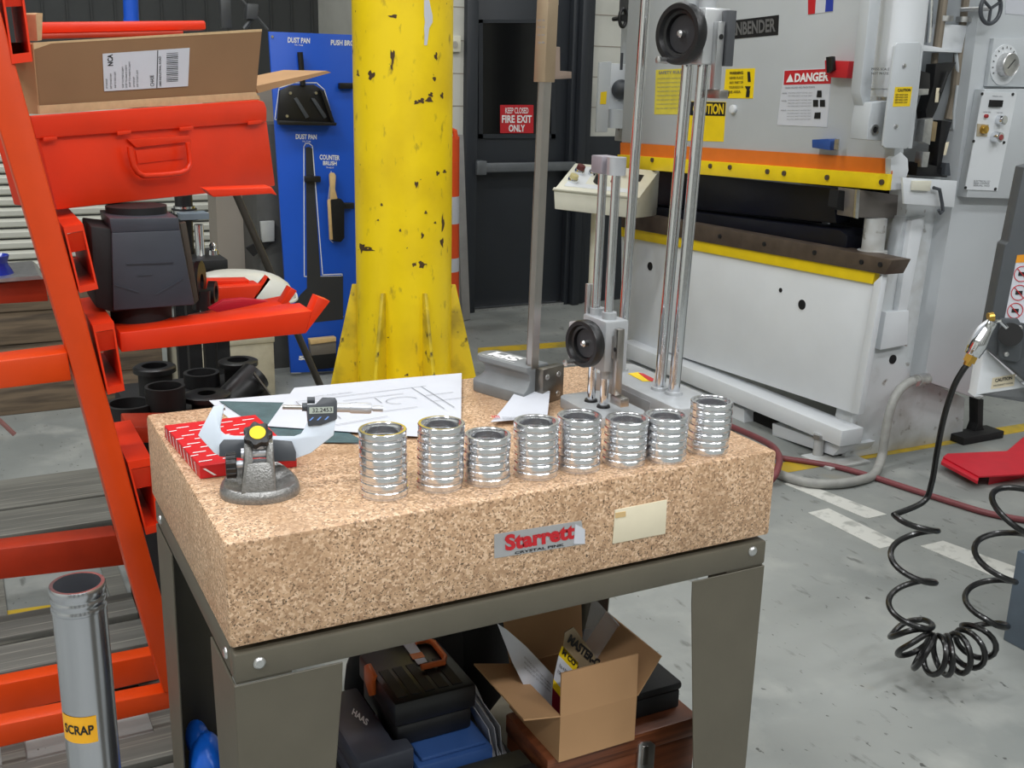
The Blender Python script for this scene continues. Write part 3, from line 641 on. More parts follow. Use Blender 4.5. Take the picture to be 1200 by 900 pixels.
bl2 = thing('dark_long_case', 'dark olive long case lying in front of the blue case', 'case', (0.37, 0.17, 0.2))
MB().box(0.170, 0.566, 0.115, 0.175, 0.2, 0.338).build('body', black_matte, bl2, 0.008)
MB().box(0.170, 0.566, 0.1755, 0.228, 0.2, 0.330).build('lid_edge', olive, bl2, 0.004)
gc = thing('grey_case', 'slate grey moulded case with white lettering on its lid', 'case', (0.31, 0.36, 0.2))
GPT = [(0.257, 0.240), (0.362, 0.244), (0.362, 0.280), (0.336, 0.283), (0.336, 0.476), (0.258, 0.476)]
MB().prism([(x, y, 0.302) for x, y in GPT], (0, 0, 0.036)).build('body', slate, gc, 0.005)
gl = MB().prism([(x, y, 0.3385) for x, y in GPT], (0, 0, 0.0435)).build('lid', slate, gc, 0.006)
zg = ('z', 0.3825); og = U(412, 837, zg)
lettering([('HAAS', og, U(430, 851, zg)-og, U(412.8, 832, zg)-og+Vector((0.004, 0.004, 0)), Vector((0, 0, 0.0006)), 0.04)], white_print, gl)
MB().box(0.245, 0.565, 0.235, 0.478, 0.2, 0.301).build('document_box', black_matte)
tag(bpy.context.scene.objects['document_box'], 'plain dark box underneath the grey and blue cases', 'box')
b3 = thing('blue_case', 'flat blue plastic case underneath the black tool case', 'case', (0.46, 0.3, 0.302))
MB().box(0.3645, 0.515, 0.236, 0.46, 0.302, 0.345).build('body', case_blue, b3, 0.006)
MB().box(0.375, 0.506, 0.245, 0.45, 0.345, 0.354).build('raised_lid', case_blue, b3, 0.004)
tcz0, tcz1 = 0.355, 0.45
tc_ = thing('tool_case', 'black plastic tool case with orange handle and side latch', 'tool case', (0.42, 0.38, tcz0))
MB().box(0.346, 0.496, 0.290, 0.474, tcz0, tcz0+0.045).build('body', black_pl, tc_, 0.008)
tl = MB().box(0.340, 0.502, 0.284, 0.479, tcz0+0.046, tcz1).build('lid', black_pl, tc_, 0.007)
zl = tcz1+0.0004
for k in range(5): MB().box(0.352+0.027*k, 0.372+0.027*k, 0.300, 0.40, tcz1-0.001, tcz1+0.0018).build('lid_rib', black_matte, tl, 0.0008, 1)
orp = M('orange_plastic', (206, 98, 40), 0.4)
hp = [U(x, y, ('z', tcz1+0.008)) for x, y in ((494, 782), (520, 776), (521, 770), (508, 753), (500, 750), (487, 752))]
MB().tube(hp, 0.006, 10).build('handle', orp, tc_)
slab('side_latch', [(431, 779), (435, 777), (443, 792), (441, 797), (441, 814), (437, 815), (431, 795)], ('x', 0.340), -0.008, orp, tc_, 0.002)
slab('sticker', [(471, 754), (484, 751), (501, 776), (490, 779)], ('z', tcz1+0.0022), -0.0008, paper, tl)
slab('sticker_patch', [(480, 767), (494, 764), (498, 770), (484, 773)], ('z', tcz1+0.0031), -0.0006, orp, tl)
np_ = slab('name_strip', [(488, 832), (530, 821), (530, 826.5), (488, 838)], ('y', 0.2899), -0.001, silver_tag, tc_)
lettering([ptext('STUDE', (491, 835.5), (508, 831), (491, 831.8), ('y', 0.2885), 0.0008, 0.04)], ink, np_)
pp_ = thing('crumpled_papers', 'crumpled white papers wedged between the tool case and the carton', 'papers', (0.53, 0.33, 0.302))
for k in range(3): MB().prism([(0.522+0.012*k, 0.25+0.006*k, 0.302), (0.528+0.012*k, 0.25, 0.302), (0.534+0.010*k, 0.40, 0.37), (0.520+0.010*k, 0.41, 0.38), (0.515+0.012*k, 0.26, 0.365)], (0.0012, 0, 0)).build('paper_sheet', paper, pp_)
bb = MB()
for c_, r in (((0.050, 0.50, 0.27), (0.035, 0.07, 0.07)), ((0.075, 0.44, 0.25), (0.030, 0.05, 0.05)), ((0.04, 0.54, 0.31), (0.022, 0.04, 0.035))): bb.ball(c_, *r, seg=14)
bgb = tag(bb.build('blue_bag', bag_blue), 'shiny blue plastic bag on the lower shelf by the left leg', 'bag')
bgb.location.z += 0.201-bgb.location.z

# open carton
cn = thing('open_carton', 'open brown cardboard carton with spread flaps on the wooden chest', 'carton', (0.665, 0.2, 0.36))
X0, X1, Y0c, Y1c, Z0c, Z1c = 0.587, 0.747, 0.122, 0.315, 0.3605, 0.452; tt = 0.003
MB().box(X0, X1, Y0c, Y0c+tt, Z0c, Z1c).build('panel', card, cn)
MB().box(X0, X1, Y1c-tt, Y1c, Z0c, Z1c).build('panel', card, cn)
MB().box(X0, X0+tt, Y0c+tt, Y1c-tt, Z0c, Z1c).build('panel', card, cn)
MB().box(X1-tt, X1, Y0c+tt, Y1c-tt, Z0c, Z1c).build('panel', card, cn)
MB().box(X0+tt, X1-tt, Y0c+tt, Y1c-tt, Z0c, Z0c+tt).build('bottom', card, cn)
MB().prism([(X0, Y0c, Z1c), (X1, Y0c, Z1c), (X1+0.006, Y0c+0.012, Z1c+0.078), (X0+0.006, Y0c+0.012, Z1c+0.078)], (0, 0.003, 0)).build('flap', card, cn)
MB().prism([(X0, Y1c, Z1c), (X1, Y1c, Z1c), (X1+0.01, Y1c+0.03, Z1c+0.095), (X0-0.004, Y1c+0.03, Z1c+0.095)], (0, 0.003, 0)).build('flap', card, cn)
MB().prism([(X0, Y0c, Z1c), (X0, Y1c, Z1c), (X0-0.075, Y1c+0.005, Z1c+0.016), (X0-0.075, Y0c-0.004, Z1c+0.016)], (0, 0, 0.003)).build('flap', card, cn)
MB().prism([(X1, Y0c, Z1c), (X1, Y1c, Z1c), (X1+0.05, Y1c, Z1c+0.066), (X1+0.05, Y0c+0.004, Z1c+0.066)], (0.003, 0, 0)).build('flap', card, cn)
ysl = ('y', 0.235)
inv = slab('packing_slip', [(583, 731), (594, 738), (616, 757), (648, 791), (648.5, 832), (622, 820), (600, 775)], ysl, 0.001, paper)
tag(inv, 'white packing slip standing in the open carton', 'paper')
lettering([ptext('PACKING LIST QTY PART NUMBER', (614, 783-6*k), (645, 812-4*k), (614.5, 780.5-6*k), ('y', 0.234), 0.001) for k in range(3)], ink_pale, inv)
pb_ = thing('poly_bag', 'clear zip bag standing up in the carton', 'bag', (0.68, 0.25, 0.37))
slab('film', [(676, 800), (684, 745), (694, 704), (699, 703), (726, 733), (745, 772), (740, 800)], ('y', 0.262), 0.0015, clear_film, pb_)
MB().tube([U(x, y, ('y', 0.261)) for x, y in ((712, 717), (724, 731), (735, 748), (742, 768))], 0.0012, 6).build('zip_seal', M('seal_white', (220, 222, 226), 0.2, alpha=0.6), pb_)
yb_ = thing('parts_bag', 'yellow and white printed parts bag leaning in the carton', 'bag', (0.64, 0.20, 0.37))
ypb = ('y', 0.185)
slab('film', [(662, 741), (672, 735), (680, 745), (703, 777), (700, 800), (676, 779), (660, 762)], ypb, 0.0015, M('bag_film', (150, 132, 104), 0.25, alpha=0.8), yb_)
slab('yellow_band', [(659, 757), (678, 777), (674, 788), (655, 768)], ypb, 0.0015, yellow_print, yb_)
slab('white_band', [(655, 768), (674, 788), (664, 815), (649, 796)], ypb, 0.0015, paper, yb_)
slab('lower_yellow_band', [(649, 796), (664, 815), (662, 824), (648, 806)], ypb, 0.0015, yellow_print, yb_)
slab('red_band', [(648, 806), (662, 824), (661, 860), (646, 850)], ypb, 0.0015, M('dark_red_print', (120, 24, 44), 0.4), yb_)
ypl = ('y', 0.1845)
lettering([ptext('MASTER-C', (664, 752), (699, 783), (669, 742.5), ypl, 0.001, 0.05)], ink, yb_)
lettering([ptext('M CO', (658, 766), (673, 781), (660, 760), ypl, 0.001, 0.04), ptext('No 4 BOLT', (655, 781), (667, 793), (656, 777), ypl, 0.001, 0.0), ptext('100 PCS', (653, 788), (664, 799), (654, 784), ypl, 0.001, 0.0)], ink, yb_)
cbh = MB()
for c_, r in (((0.50, 0.535, 0.34), (0.13, 0.05, 0.14)), ((0.62, 0.53, 0.33), (0.08, 0.045, 0.15)), ((0.40, 0.54, 0.32), (0.07, 0.04, 0.12))): cbh.ball(c_, *r, seg=16)
cbo = tag(cbh.build('black_sack', black_matte), 'slumped black sack behind the tool case and carton', 'sack'); cbo.location.z = 0.201

# ------------------------------------------------------------------ orange cantilever rack
YR = 1.05; yr = ('y', YR)
rk = thing('cantilever_rack', 'orange steel cantilever rack with a leaning upright and hollow arms', 'rack', (-0.1, 1.3, 0))
slab('upright', [(-107, -200), (-58, -200), (112.5, 417), (183, 677), (221, 812), (192, 812), (152, 677), (79.5, 414)], yr, 0.12, orange, rk, 0.004)
slab('brace', [(-60, 431), (79, 413), (84, 446), (-60, 463)], ('y', YR+0.01), 0.08, orange, rk, 0.003)
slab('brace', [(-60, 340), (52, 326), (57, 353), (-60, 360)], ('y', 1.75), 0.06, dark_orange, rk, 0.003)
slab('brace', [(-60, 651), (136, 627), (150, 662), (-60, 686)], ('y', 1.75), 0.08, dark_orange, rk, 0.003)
slab('foot_beam', [(-60, 814), (181, 767), (191, 795), (-60, 852)], ('y', YR+0.20), 0.05, orange, rk, 0.003)
slab('foot_beam', [(-60, 862), (199, 810), (205, 829), (-60, 890)], ('y', YR+0.005), 0.05, orange, rk, 0.003)
def arm(front, depth, lip=None):
    """hollow rectangular arm: front outline (tl, tr, br, bl) at the frame, running back"""
    P = [U(x, y, yr)-Vector((0, 0.004, 0)) for x, y in front]; c_ = sum(P, Vector())/4
    I = [c_+(p-c_)*0.80 for p in P]; d = Vector((0, depth, 0)); m = MB(); bm = m.bm
    A = [bm.verts.new(p) for p in P]; B = [bm.verts.new(p) for p in I]; A2 = [bm.verts.new(p+d) for p in P]; B2 = [bm.verts.new(p+d) for p in I]
    for i in range(4):
        j = (i+1) % 4
        for q in ((A[i], A[j], B[j], B[i]), (A2[i], B2[i], B2[j], A2[j]), (A[i], A2[i], A2[j], A[j]), (B[i], B[j], B2[j], B2[i])): bm.faces.new(q)
    o = m.build('arm_socket', red_orange, rk)
    MB().prism([c_+(P[0]-c_)*0.78, c_+(P[1]-c_)*0.78, c_+(P[1]-c_)*0.78+(P[2]-P[1])*0.30+Vector((0, 0.02, 0)), c_+(P[0]-c_)*0.78+(P[3]-P[0])*0.30+Vector((0, 0.02, 0))], (0, 0.004, 0)).build('bent_tab', red_orange, o)
    return o
arm([(-3, -40), (23, -40), (38, 72), (14, 75)], 0.35)
arm([(74, 266), (97, 262), (115, 338), (93, 343)], 0.35)
arm([(108, 381), (133, 377), (146, 457), (126, 462)], 0.30)
arm([(149, 541), (177, 536), (186, 622), (171, 626)], 0.30)
# long arms with turned-up ends, running to the right
def long_arm(y, face, lip, t):
    pl = ('y', y)
    o = slab('arm', face, pl, t, red_orange, rk, 0.003)
    slab('arm_lip', lip, pl, t*0.45, red_orange, o, 0.001)
    slab('arm_lip', lip, ('y', y+t*0.55), t*0.45, red_orange, o, 0.001)
long_arm(1.10, [(140, 390), (366, 364), (358, 391), (142, 413)], [(358, 391), (366, 364), (373, 348), (387, 353)], 0.10)
long_arm(1.34, [(228, 377), (340, 354), (343, 366), (228, 388)], [(330, 356), (338, 355), (348, 341), (341, 337)], 0.09)
long_arm(1.62, [(235, 338), (306, 334), (300, 352), (240, 356)], [(298, 350), (306, 335), (317, 328), (314, 324)], 0.08)
slab('arm', [(238, 329), (292, 328), (292, 334), (238, 336)], ('y', 1.66), 0.05, red_orange, rk, 0.002)
slab('arm', [(30, 26), (241, 24), (242, 35), (30, 40)], ('y', 1.9), 0.08, red_orange, rk, 0.006)
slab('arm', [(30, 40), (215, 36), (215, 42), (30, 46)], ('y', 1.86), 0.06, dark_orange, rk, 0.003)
o_ = slab('arm', [(240, 222), (318, 219), (325, 229), (318, 227), (250, 231)], ('y', 1.25), 0.06, red_orange, rk, 0.002)
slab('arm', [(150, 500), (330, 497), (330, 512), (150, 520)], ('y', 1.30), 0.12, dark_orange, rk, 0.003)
sr = MB().prism([U(245, 362, ('y', 1.30)), U(262, 352, ('y', 1.30)), U(285, 350, ('y', 1.30)), U(315, 353, ('y', 1.30)), U(290, 359, ('y', 1.30)), U(255, 366, ('y', 1.30))], (0, 0.02, 0)).build('red_strap', red_steel, None, 0.001)
tag(sr, 'short curved red strap lying on the rack arm', 'strap')
# red trunk with handle
q1 = U(67, 246, ('z', 1.236)); q2 = U(323, 218, ('z', 1.236)); pk = through(q1, q2); dk = away(pk)
tk = thing('steel_tote', 'red-orange steel tote with a bail handle on the rack', 'tote', q1)
slab('body', [(45, 160), (313, 142), (323, 218), (67, 246)], pk, 0.14, red_orange, tk, 0.004)
slab('rim', [(35, 136), (302, 117), (310, 119), (313, 127), (313, 143), (43, 163)], (pk[0]-dk*0.010, pk[1]), 0.012, red_orange, tk, 0.004)
for x, y in ((58, 163), (145, 156), (218, 151), (298, 144)):
    slab('rim_tab', [(x-8, y-2), (x+8, y-3.5), (x+8, y+1), (x-8, y+2.5)], (pk[0]-dk*0.012, pk[1]), -0.003, red_orange, tk, 0.001)
slab('handle_plate', [(147, 163), (220, 158), (223, 166), (158, 173)], (pk[0]-dk*0.002, pk[1]), -0.006, red_orange, tk, 0.002)
slab('handle_recess', [(158, 176), (215, 171), (215, 186), (161, 192)], (pk[0]-dk*0.001, pk[1]), -0.002, red_orange, tk, 0.001)
ph = (pk[0]-dk*0.022, pk[1]); hh = [(152, 172), (153, 182), (156, 194), (161, 202), (168, 206), (190, 205), (212, 202.5), (219, 199), (223, 192), (222, 180), (220, 167)]
MB().tube([U(x, y, ph) for x, y in hh], 0.0065, 12).build('handle', red_orange, tk)
# cardboard box standing in the tote
cb2 = thing('shipping_carton', 'brown shipping carton with a white shipping label standing in the red tote', 'carton', U(170, 125, pk)+dk*0.03)
pc_ = (pk[0]+dk*0.03, pk[1])
slab('front_panel', [(39, 50), (307, 34), (300, 108), (46, 124)], pc_, 0.004, card_shade, cb2)
slab('front_edge', [(39, 50), (307, 34), (307, 37), (60, 51), (40, 58)], (pc_[0]-dk*0.0006, pc_[1]), 0.004, card_edge, cb2)
slab('fold', [(46, 124), (300, 108), (304, 116), (47, 134)], (pc_[0]-dk*0.014, pc_[1]), 0.006, card_edge, cb2)
slab('side_panel', [(38, 52), (40, 50), (48, 134), (46, 134)], pc_, 0.10, card, cb2)
slab('side_panel', [(302, 112), (304, 112), (306, 122), (304, 122)], pc_, 0.16, card, cb2)
slab('side_flap', [(299, 101), (383, 83), (388, 85), (303, 109)], (pc_[0]+dk*0.05, pc_[1]), 0.16, card, cb2)
slab('back_flap', [(42, 17), (44, 15), (50, 15.5), (49, 47), (44, 48)], (pc_[0]+dk*0.10, pc_[1]), 0.05, card_edge, cb2)
pls = (pc_[0]-dk*0.001, pc_[1])
sl_ = slab('shipping_label', [(120, 63), (222, 56), (220, 101), (122, 107)], pls, -0.001, paper, cb2)
pt = (pc_[0]-dk*0.002, pc_[1])
jobs = [('NCA', U(132.5, 77, pt), U(132, 63.5, pt)-U(132.5, 77, pt), U(126, 77.3, pt)-U(132.5, 77, pt), -dk*0.0006, 0.03),
        ('CHASE', U(180.5, 101, pt), U(180, 88, pt)-U(180.5, 101, pt), U(176, 101.2, pt)-U(180.5, 101, pt), -dk*0.0006, 0.01),
        ('1840 INDUSTRIAL ROAD', U(189, 101, pt), U(188.5, 66, pt)-U(189, 101, pt), U(186.5, 101, pt)-U(189, 101, pt), -dk*0.0006, 0.01)]
for k, (x, a, b) in enumerate([(126, 104, 92), (131, 104, 86), (136, 103, 84), (145, 103, 78), (149, 103, 76), (153, 102, 72), (158, 102, 90), (162, 102, 82)]):
    jobs.append(('SHIP TO PARTS DEPT', U(x, a, pt), U(x-0.3, b, pt)-U(x, a, pt), U(x-2, a, pt)-U(x, a, pt), -dk*0.0006, 0.0))
bars = []
for k in range(16):
    y = 62.5+k*2.2; h = 0.6+0.5*((k*7) % 3)/2
    bars.append(pquad([(195, y), (208.5, y-0.9), (208.5, y-0.9+h), (195, y+h)], pt, 0.0006))
bars.append(pquad([(184.2, 59), (185.2, 59), (184.2, 103), (183.2, 103)], pt, 0.0006))
lettering(jobs, ink, sl_, 'lettering', bars)

# ------------------------------------------------------------------ black plastic pieces on the rack
yb = ('y', 1.14)
rd = thing('black_duct_adapter', 'black plastic square-to-round duct adapter on the rack arm', 'duct adapter', U(170, 386, ('y', 1.2)))
slab('front_panel', [(131, 273), (211, 270), (228, 357), (133, 364)], yb, 0.012, slate, rd, 0.002)
slab('top_band', [(128, 256), (209, 255), (211, 270), (131, 273)], ('y', 1.142), 0.16, slate, rd, 0.002)
slab('body', [(106, 265), (131, 268), (212, 268), (228, 356), (132, 366), (112, 360)], ('y', 1.155), 0.16, black_matte, rd, 0.004)
slab('ridge', [(148, 308.5), (203, 306.5), (203, 308), (148, 310)], yb, -0.003, slate, rd)
slab('ridge', [(160, 322.5), (178, 321.5), (178, 322.5), (160, 323.5)], yb, -0.002, slate, rd)
for q in ([(134, 333), (163, 342), (163, 343.5), (134, 334.5)], [(181, 345), (214, 326), (214.5, 327.5), (182, 346.5)]): slab('ridge', q, yb, -0.002, slate, rd)
c0 = U(167, 362, ('y', 1.23)); c1 = U(167, 384, ('y', 1.23)); MB().cyl(c1, (c1.x, c1.y, c0.z+0.02), 0.067, seg=36).build('round_neck', black_matte, rd)
c0 = U(160, 247, ('y', 1.25)); MB().cyl((c0.x, c0.y, c0.z-0.018), (c0.x, c0.y, c0.z+0.012), 0.066, seg=36).build('round_top', black_matte, rd)
def plate_edge(name, label, cat, pix, y, t, mat, bevel=0.002): return tag(slab(name, pix, ('y', y), t, mat, None, bevel), label, cat)
plate_edge('dark_strip', 'narrow brown strip leaning behind the black duct adapter', 'strip', [(211, 262), (218, 260), (233, 352), (228, 357)], 1.32, 0.02, M('strip_brown', (70, 64, 54), 0.6))
bf = thing('black_flange_fitting', 'black flanged fitting tucked behind the duct adapter', 'pipe fitting', U(236, 362, ('y', 1.40)))
c0 = U(231, 330, ('y', 1.42)); ax_ = Vector((0.9, -0.4, 0)).normalized()
MB().lathe([(0.02, -0.02), (0.036, -0.02), (0.036, 0.0), (0.052, 0.0), (0.052, 0.012), (0.02, 0.012)], c0, ax_, 32).build('flange', black_pl, bf)
MB().cyl(c0-ax_*0.06, c0-ax_*0.01, 0.036).build('neck', black_pl, bf)
MB().cyl(U(236, 362, ('y', 1.40)), U(236, 340, ('y', 1.40)), 0.022).build('spigot', black_pl, bf)
MB().lathe([(0.018, 0), (0.030, 0), (0.030, 0.018), (0.018, 0.018)], U(245, 343, ('y', 1.44)), ax_, 28).build('ring', black_pl, bf)
# stack of dark discs and shiny tube on the machine behind
dz = thing('dark_spindle_stack', 'stack of black discs with bright bands below the red tote', 'spindle', U(217, 259, ('y', 2.3)))
p0 = U(216, 250, ('y', 2.3)); bz_ = U(235, 302, ('y', 2.2)).z; cz = lambda a, b, r, mt, nm: MB().cyl(p0+vz*a, p0+vz*b, r, seg=32).build(nm, mt, dz)
cz(-0.02, 0.0, 0.045, black_pl, 'disc'); cz(0.001, 0.010, 0.036, chrome, 'bright_band'); cz(0.011, 0.016, 0.04, black_pl, 'disc'); cz(0.017, 0.024, 0.034, chrome, 'bright_band'); cz(0.025, 0.06, 0.028, black_pl, 'disc'); cz(bz_-p0.z, -0.021, 0.025, black_pl, 'shaft')
(slab('grey_plate', [(211, 251), (245, 250), (245, 257), (212, 258)], ('y', 2.22), 0.08, M('plate_bluegrey', (112, 124, 134), 0.4), dz))
tb_ = thing('bright_tube', 'short bright steel tube standing behind the white shell', 'tube', U(235, 300, ('y', 2.2)))
a = U(235, 302, ('y', 2.2)); b = U(235, 263, ('y', 2.2)); MB().lathe([(0.012, 0), (0.0145, 0), (0.0145, b.z-a.z), (0.012, b.z-a.z)], a, seg=28).build('wall', chrome, tb_)
a = U(250, 300, ('y', 2.25)); sb2 = thing('bright_nozzle', 'small bright stepped nozzle beside the steel tube', 'nozzle', a)
MB().lathe([(0.0005, 0), (0.018, 0), (0.016, 0.02), (0.010, 0.024), (0.012, 0.036), (0.006, 0.044), (0.0005, 0.044)], a, seg=24, closed=False).build('body', chrome, sb2)
bz = U(235, 302, ('y', 2.2)).z
bn = thing('back_bench', 'low dark bench behind the rack carrying bright parts', 'bench', (0.6, 2.35, 0))
bxa, bxb = U(210, 302, ('y', 2.2)).x, U(262, 302, ('y', 2.2)).x
MB().box(bxa, bxb, 2.14, 2.40, bz-0.03, bz).build('top', black_matte, bn, 0.003)
for x_ in (bxa+0.005, bxb-0.045):
    for y_ in (2.15, 2.35): MB().box(x_, x_+0.04, y_, y_+0.04, 0, bz-0.0302).build('leg', black_matte, bn)
# white translucent shell
sh = MB(); sp = U(300, 340, ('y', 2.0)); ux = Vector((1, 0.15, 0)).normalized()
rows = []
for i in range(13):
    v = i/12; row = []
    for k in range(25):
        t = math.pi*k/24; prof_ = math.sin(math.pi*min(1, 0.10+0.86*v)/1.0) if False else (1-(2*abs(v-0.42)/1.16)**2.6)
        prof_ = max(0.03, prof_)**0.5
        row.append(sh.bm.verts.new(sp+ux*(-0.175+0.305*v)+Vector((0, 1, 0))*(-0.10*prof_*math.cos(t))+vz*(0.090*prof_*math.sin(t)-0.03*v-0.008)))
    rows.append(row)
for a, b in zip(rows, rows[1:]):
    for k in range(24): sh.bm.faces.new((a[k], a[k+1], b[k+1], b[k]))
rim_pts = [r[0].co.copy() for r in rows]+[rows[-1][k].co.copy() for k in range(0, 25, 3)]+[r[-1].co.copy() for r in rows[::-1]]
so = sh.build('white_shell', frost, None, sharp=60)
sol = so.modifiers.new('thickness', 'SOLIDIFY'); sol.thickness = 0.004
tag(so, 'translucent white plastic shell lying at the back of the rack', 'shell')
MB().tube(rim_pts, 0.005, 8).build('rim', frost, so)
rp = U(276, 226, ('y', 2.3)); rq = U(377, 456, ('y', 2.3)); dd = (rq-rp).normalized(); end = rp+dd*(rp.z/(-dd.z))
tag(MB().tube([rp, end], 0.0125, 14).build('leaning_rod', M('rod_dark', (66, 62, 56), 0.45, 0.4)), 'dark metal rod leaning in front of the blue tool board', 'rod')

# black pipe fittings heaped under the rack arms
ZBIN = 0.66
def fitting(px, py, y, R, r, h, label, fl=0.0, ztop=None):
    c_ = U(px, py, ('y', y)); h = c_.z-ZBIN-0.001; o = thing('pipe_fitting', label, 'pipe fitting', (c_.x, c_.y, c_.z-h), 'black pipe fittings below the rack arms')
    MB().lathe([(r, 0), (R, 0), (R, h), (r, h)], (c_.x, c_.y, c_.z-h), seg=36).build('sleeve', black_matte, o)
    if fl: MB().lathe([(r*0.98, -0.012), (R+fl, -0.012), (R+fl, 0), (R+fl*0.5, 0.004), (r*0.98, 0.004)], c_, seg=36).build('flange', black_pl, o)
    return o
fitting(279, 423, 1.72, 0.040, 0.031, 0.13, 'black flanged fitting nearest the beige crate', 0.016)
fitting(181, 430, 1.62, 0.044, 0.034, 0.12, 'black flanged fitting just under the front arm', 0.012)
fitting(193, 452, 1.48, 0.050, 0.042, 0.12, 'wide black open sleeve with a plain rim')
fitting(242, 462, 1.50, 0.040, 0.024, 0.05, 'low black flange ring beside the wide sleeve', 0.022)
fitting(152, 472, 1.50, 0.060, 0.050, 0.14, 'black sleeve half hidden by the orange upright')
fitting(236, 436, 1.74, 0.050, 0.04, 0.16, 'dark sleeve standing furthest back under the arms')
e_ = thing('elbow_fitting', 'black angled elbow lying between the flanged fitting and the plate', 'pipe fitting', U(285, 470, ('y', 1.55)))
MB().tube([U(300, 440, ('y', 1.62)), U(285, 455, ('y', 1.60)), U(262, 478, ('y', 1.55)), U(240, 490, ('y', 1.5))], 0.045, 20).build('bend', black_pl, e_)
MB().tube([U(297, 437, ('y', 1.56)), U(316, 462, ('y', 1.56))], 0.004, 8).build('edge_wire', steel, e_)
tag(MB().box(0.09, 0.47, 1.43, 1.84, 0.0, ZBIN).build('fitting_bin', black_matte), 'black bin holding the pipe fittings below the rack', 'bin')

# ------------------------------------------------------------------ aluminium tube with the scrap sticker
tcn = Vector((-0.161, 0.280, 0))
at = thing('aluminium_tube', 'tall aluminium tube with a yellow SCRAP sticker standing on the floor', 'tube', tcn)
zt_ = 0.783+0.010; ro, ri = 0.0385, 0.0335
MB().lathe([(ri, 0), (ro, 0), (ro, zt_-0.040), (ro+0.0012, zt_-0.0385), (ro+0.0012, zt_-0.034), (ro, zt_-0.032), (ro, zt_-0.028), (ro+0.0012, zt_-0.026), (ro+0.0012, zt_-0.021), (ro, zt_-0.019), (ro, zt_-0.016), (ro+0.0012, zt_-0.014), (ro+0.0012, zt_-0.002), (ro, zt_), (ri, zt_)], tcn, seg=64).build('wall', alu_tube, at)
am = math.atan2(CAM.y-tcn.y, CAM.x-tcn.x)
za = U(97, 869, ('y', 0.25)).z; zb = U(97, 838, ('y', 0.25)).z
stc = MB(); R = ro+0.0008; gr = []
for i in range(13):
    t = am-1.30+1.52*i/12
    gr.append([stc.bm.verts.new(tcn+Vector((R*math.cos(t), R*math.sin(t), z))) for z in (za, zb)])
for a, b in zip(gr, gr[1:]): stc.bm.faces.new((a[0], b[0], b[1], a[1]))
sk_ = stc.build('scrap_sticker', M('sticker_amber', (246, 178, 30), 0.45, var=0.02), at)
me = textmesh('SCRAP', 0.03); xs = [v.co.x for v in me.vertices]; ys = [v.co.y for v in me.vertices]
R += 0.0006; tm = MB(); vv = []
for v in me.vertices:
    u_ = (v.co.x-min(xs))/(max(xs)-min(xs)); t = am-1.12+1.22*u_; z = za+(zb-za)*(0.33+0.36*(v.co.y-min(ys))/(max(ys)-min(ys)))
    vv.append(tm.bm.verts.new(tcn+Vector((R*math.cos(t), R*math.sin(t), z))))
for p in me.polygons: tm.bm.faces.new([vv[i] for i in p.vertices])
tm.build('lettering', ink, sk_)

# ------------------------------------------------------------------ planks under the rack, timber, shutter and small things at far left
pk0 = thing('plank_pallet', 'grey weathered wooden pallet planks on the floor under the rack', 'pallet', (-0.2, 1.6, 0))
for k, (ya, yb2, h) in enumerate([(0.78, 0.90, 0.03), (0.93, 1.04, 0.03), (1.30, 1.44, 0.03), (1.47, 1.62, 0.03), (1.66, 1.80, 0.03), (2.22, 2.44, 0.10), (2.46, 2.75, 0.10)]):
    MB().box(-0.85, 0.085 if k < 5 else 0.28, ya, yb2, h-0.022, h).build('plank', plank_wood, pk0, 0.003)
for x in (-0.8, -0.3, 0.03): MB().box(x, x+0.05, 0.80, 2.72, 0.0, 0.0078).build('bearer', plank_wood, pk0)
for x in (-0.7, 0.15): MB().box(x, x+0.1, 2.24, 2.72, 0.0, 0.0775).build('block', plank_wood, pk0)
tm_ = thing('timber_stack', 'rough brown timbers stacked behind the orange rack', 'timber', (-0.1, 3.9, 0))
for k, (za, zb) in enumerate(((0.0, 0.16), (0.162, 0.33), (0.332, 0.48), (0.482, 0.60))): MB().box(-1.4, 0.55, 3.9-0.01*k, 4.3, za, zb).build('beam', timber, tm_, 0.004)
stt = thing('roller_shutter', 'white corrugated roller shutter behind the rack', 'shutter', (-0.3, 6.0, 0))
s0 = None
for k in range(22):
    z = 0.05+k*0.066
    if s0 is None: s0 = MB().prism([(-1.8, 6.0, z), (-1.8, 5.97, z+0.012), (-1.8, 5.965, z+0.04), (-1.8, 5.99, z+0.058), (-1.8, 6.01, z+0.058), (-1.8, 6.02, z)], (3.05, 0, 0)).build('slat', shutter_white, stt)
    else: dupe(s0, WL[s0.name]+Vector((0, 0, 0.066*k)), stt)
bv = thing('blue_vase', 'glossy blue flared pot at the left edge', 'pot', U(-2, 326, ('y', 1.8)))
pz = U(-2, 326, ('y', 1.8)); MB().lathe([(0.0005, 0), (0.042, 0), (0.040, 0.012), (0.028, 0.035), (0.026, 0.042), (0.032, 0.060), (0.030, 0.062), (0.020, 0.05), (0.0005, 0.03)], pz, seg=32, closed=False).build('body', blue_gloss, bv)
tag(slab('metal_sheet', [(-40, 330), (46, 323), (52, 327), (-40, 334)], ('y', 1.72), 0.25, zinc), 'thin sheet metal tray under the blue pot', 'tray')
tag(MB().tube([U(-12, 482, ('y', 1.6)), U(17, 509, ('y', 1.6))], 0.006, 10).build('pink_rod', M('rod_pink', (150, 110, 106), 0.5)), 'thin dull pink rod end poking in at the left edge', 'rod')
bw_ = struct(MB().box(0.98, 1.32, 4.55, 4.75, 0, 1.5).build('wall_stub', beige_wall), 'beige wall stub seen under the red tote')
cr = thing('beige_crate', 'beige metal crate with worn edges beside the black fittings', 'crate', (0.9, 3.3, 0))
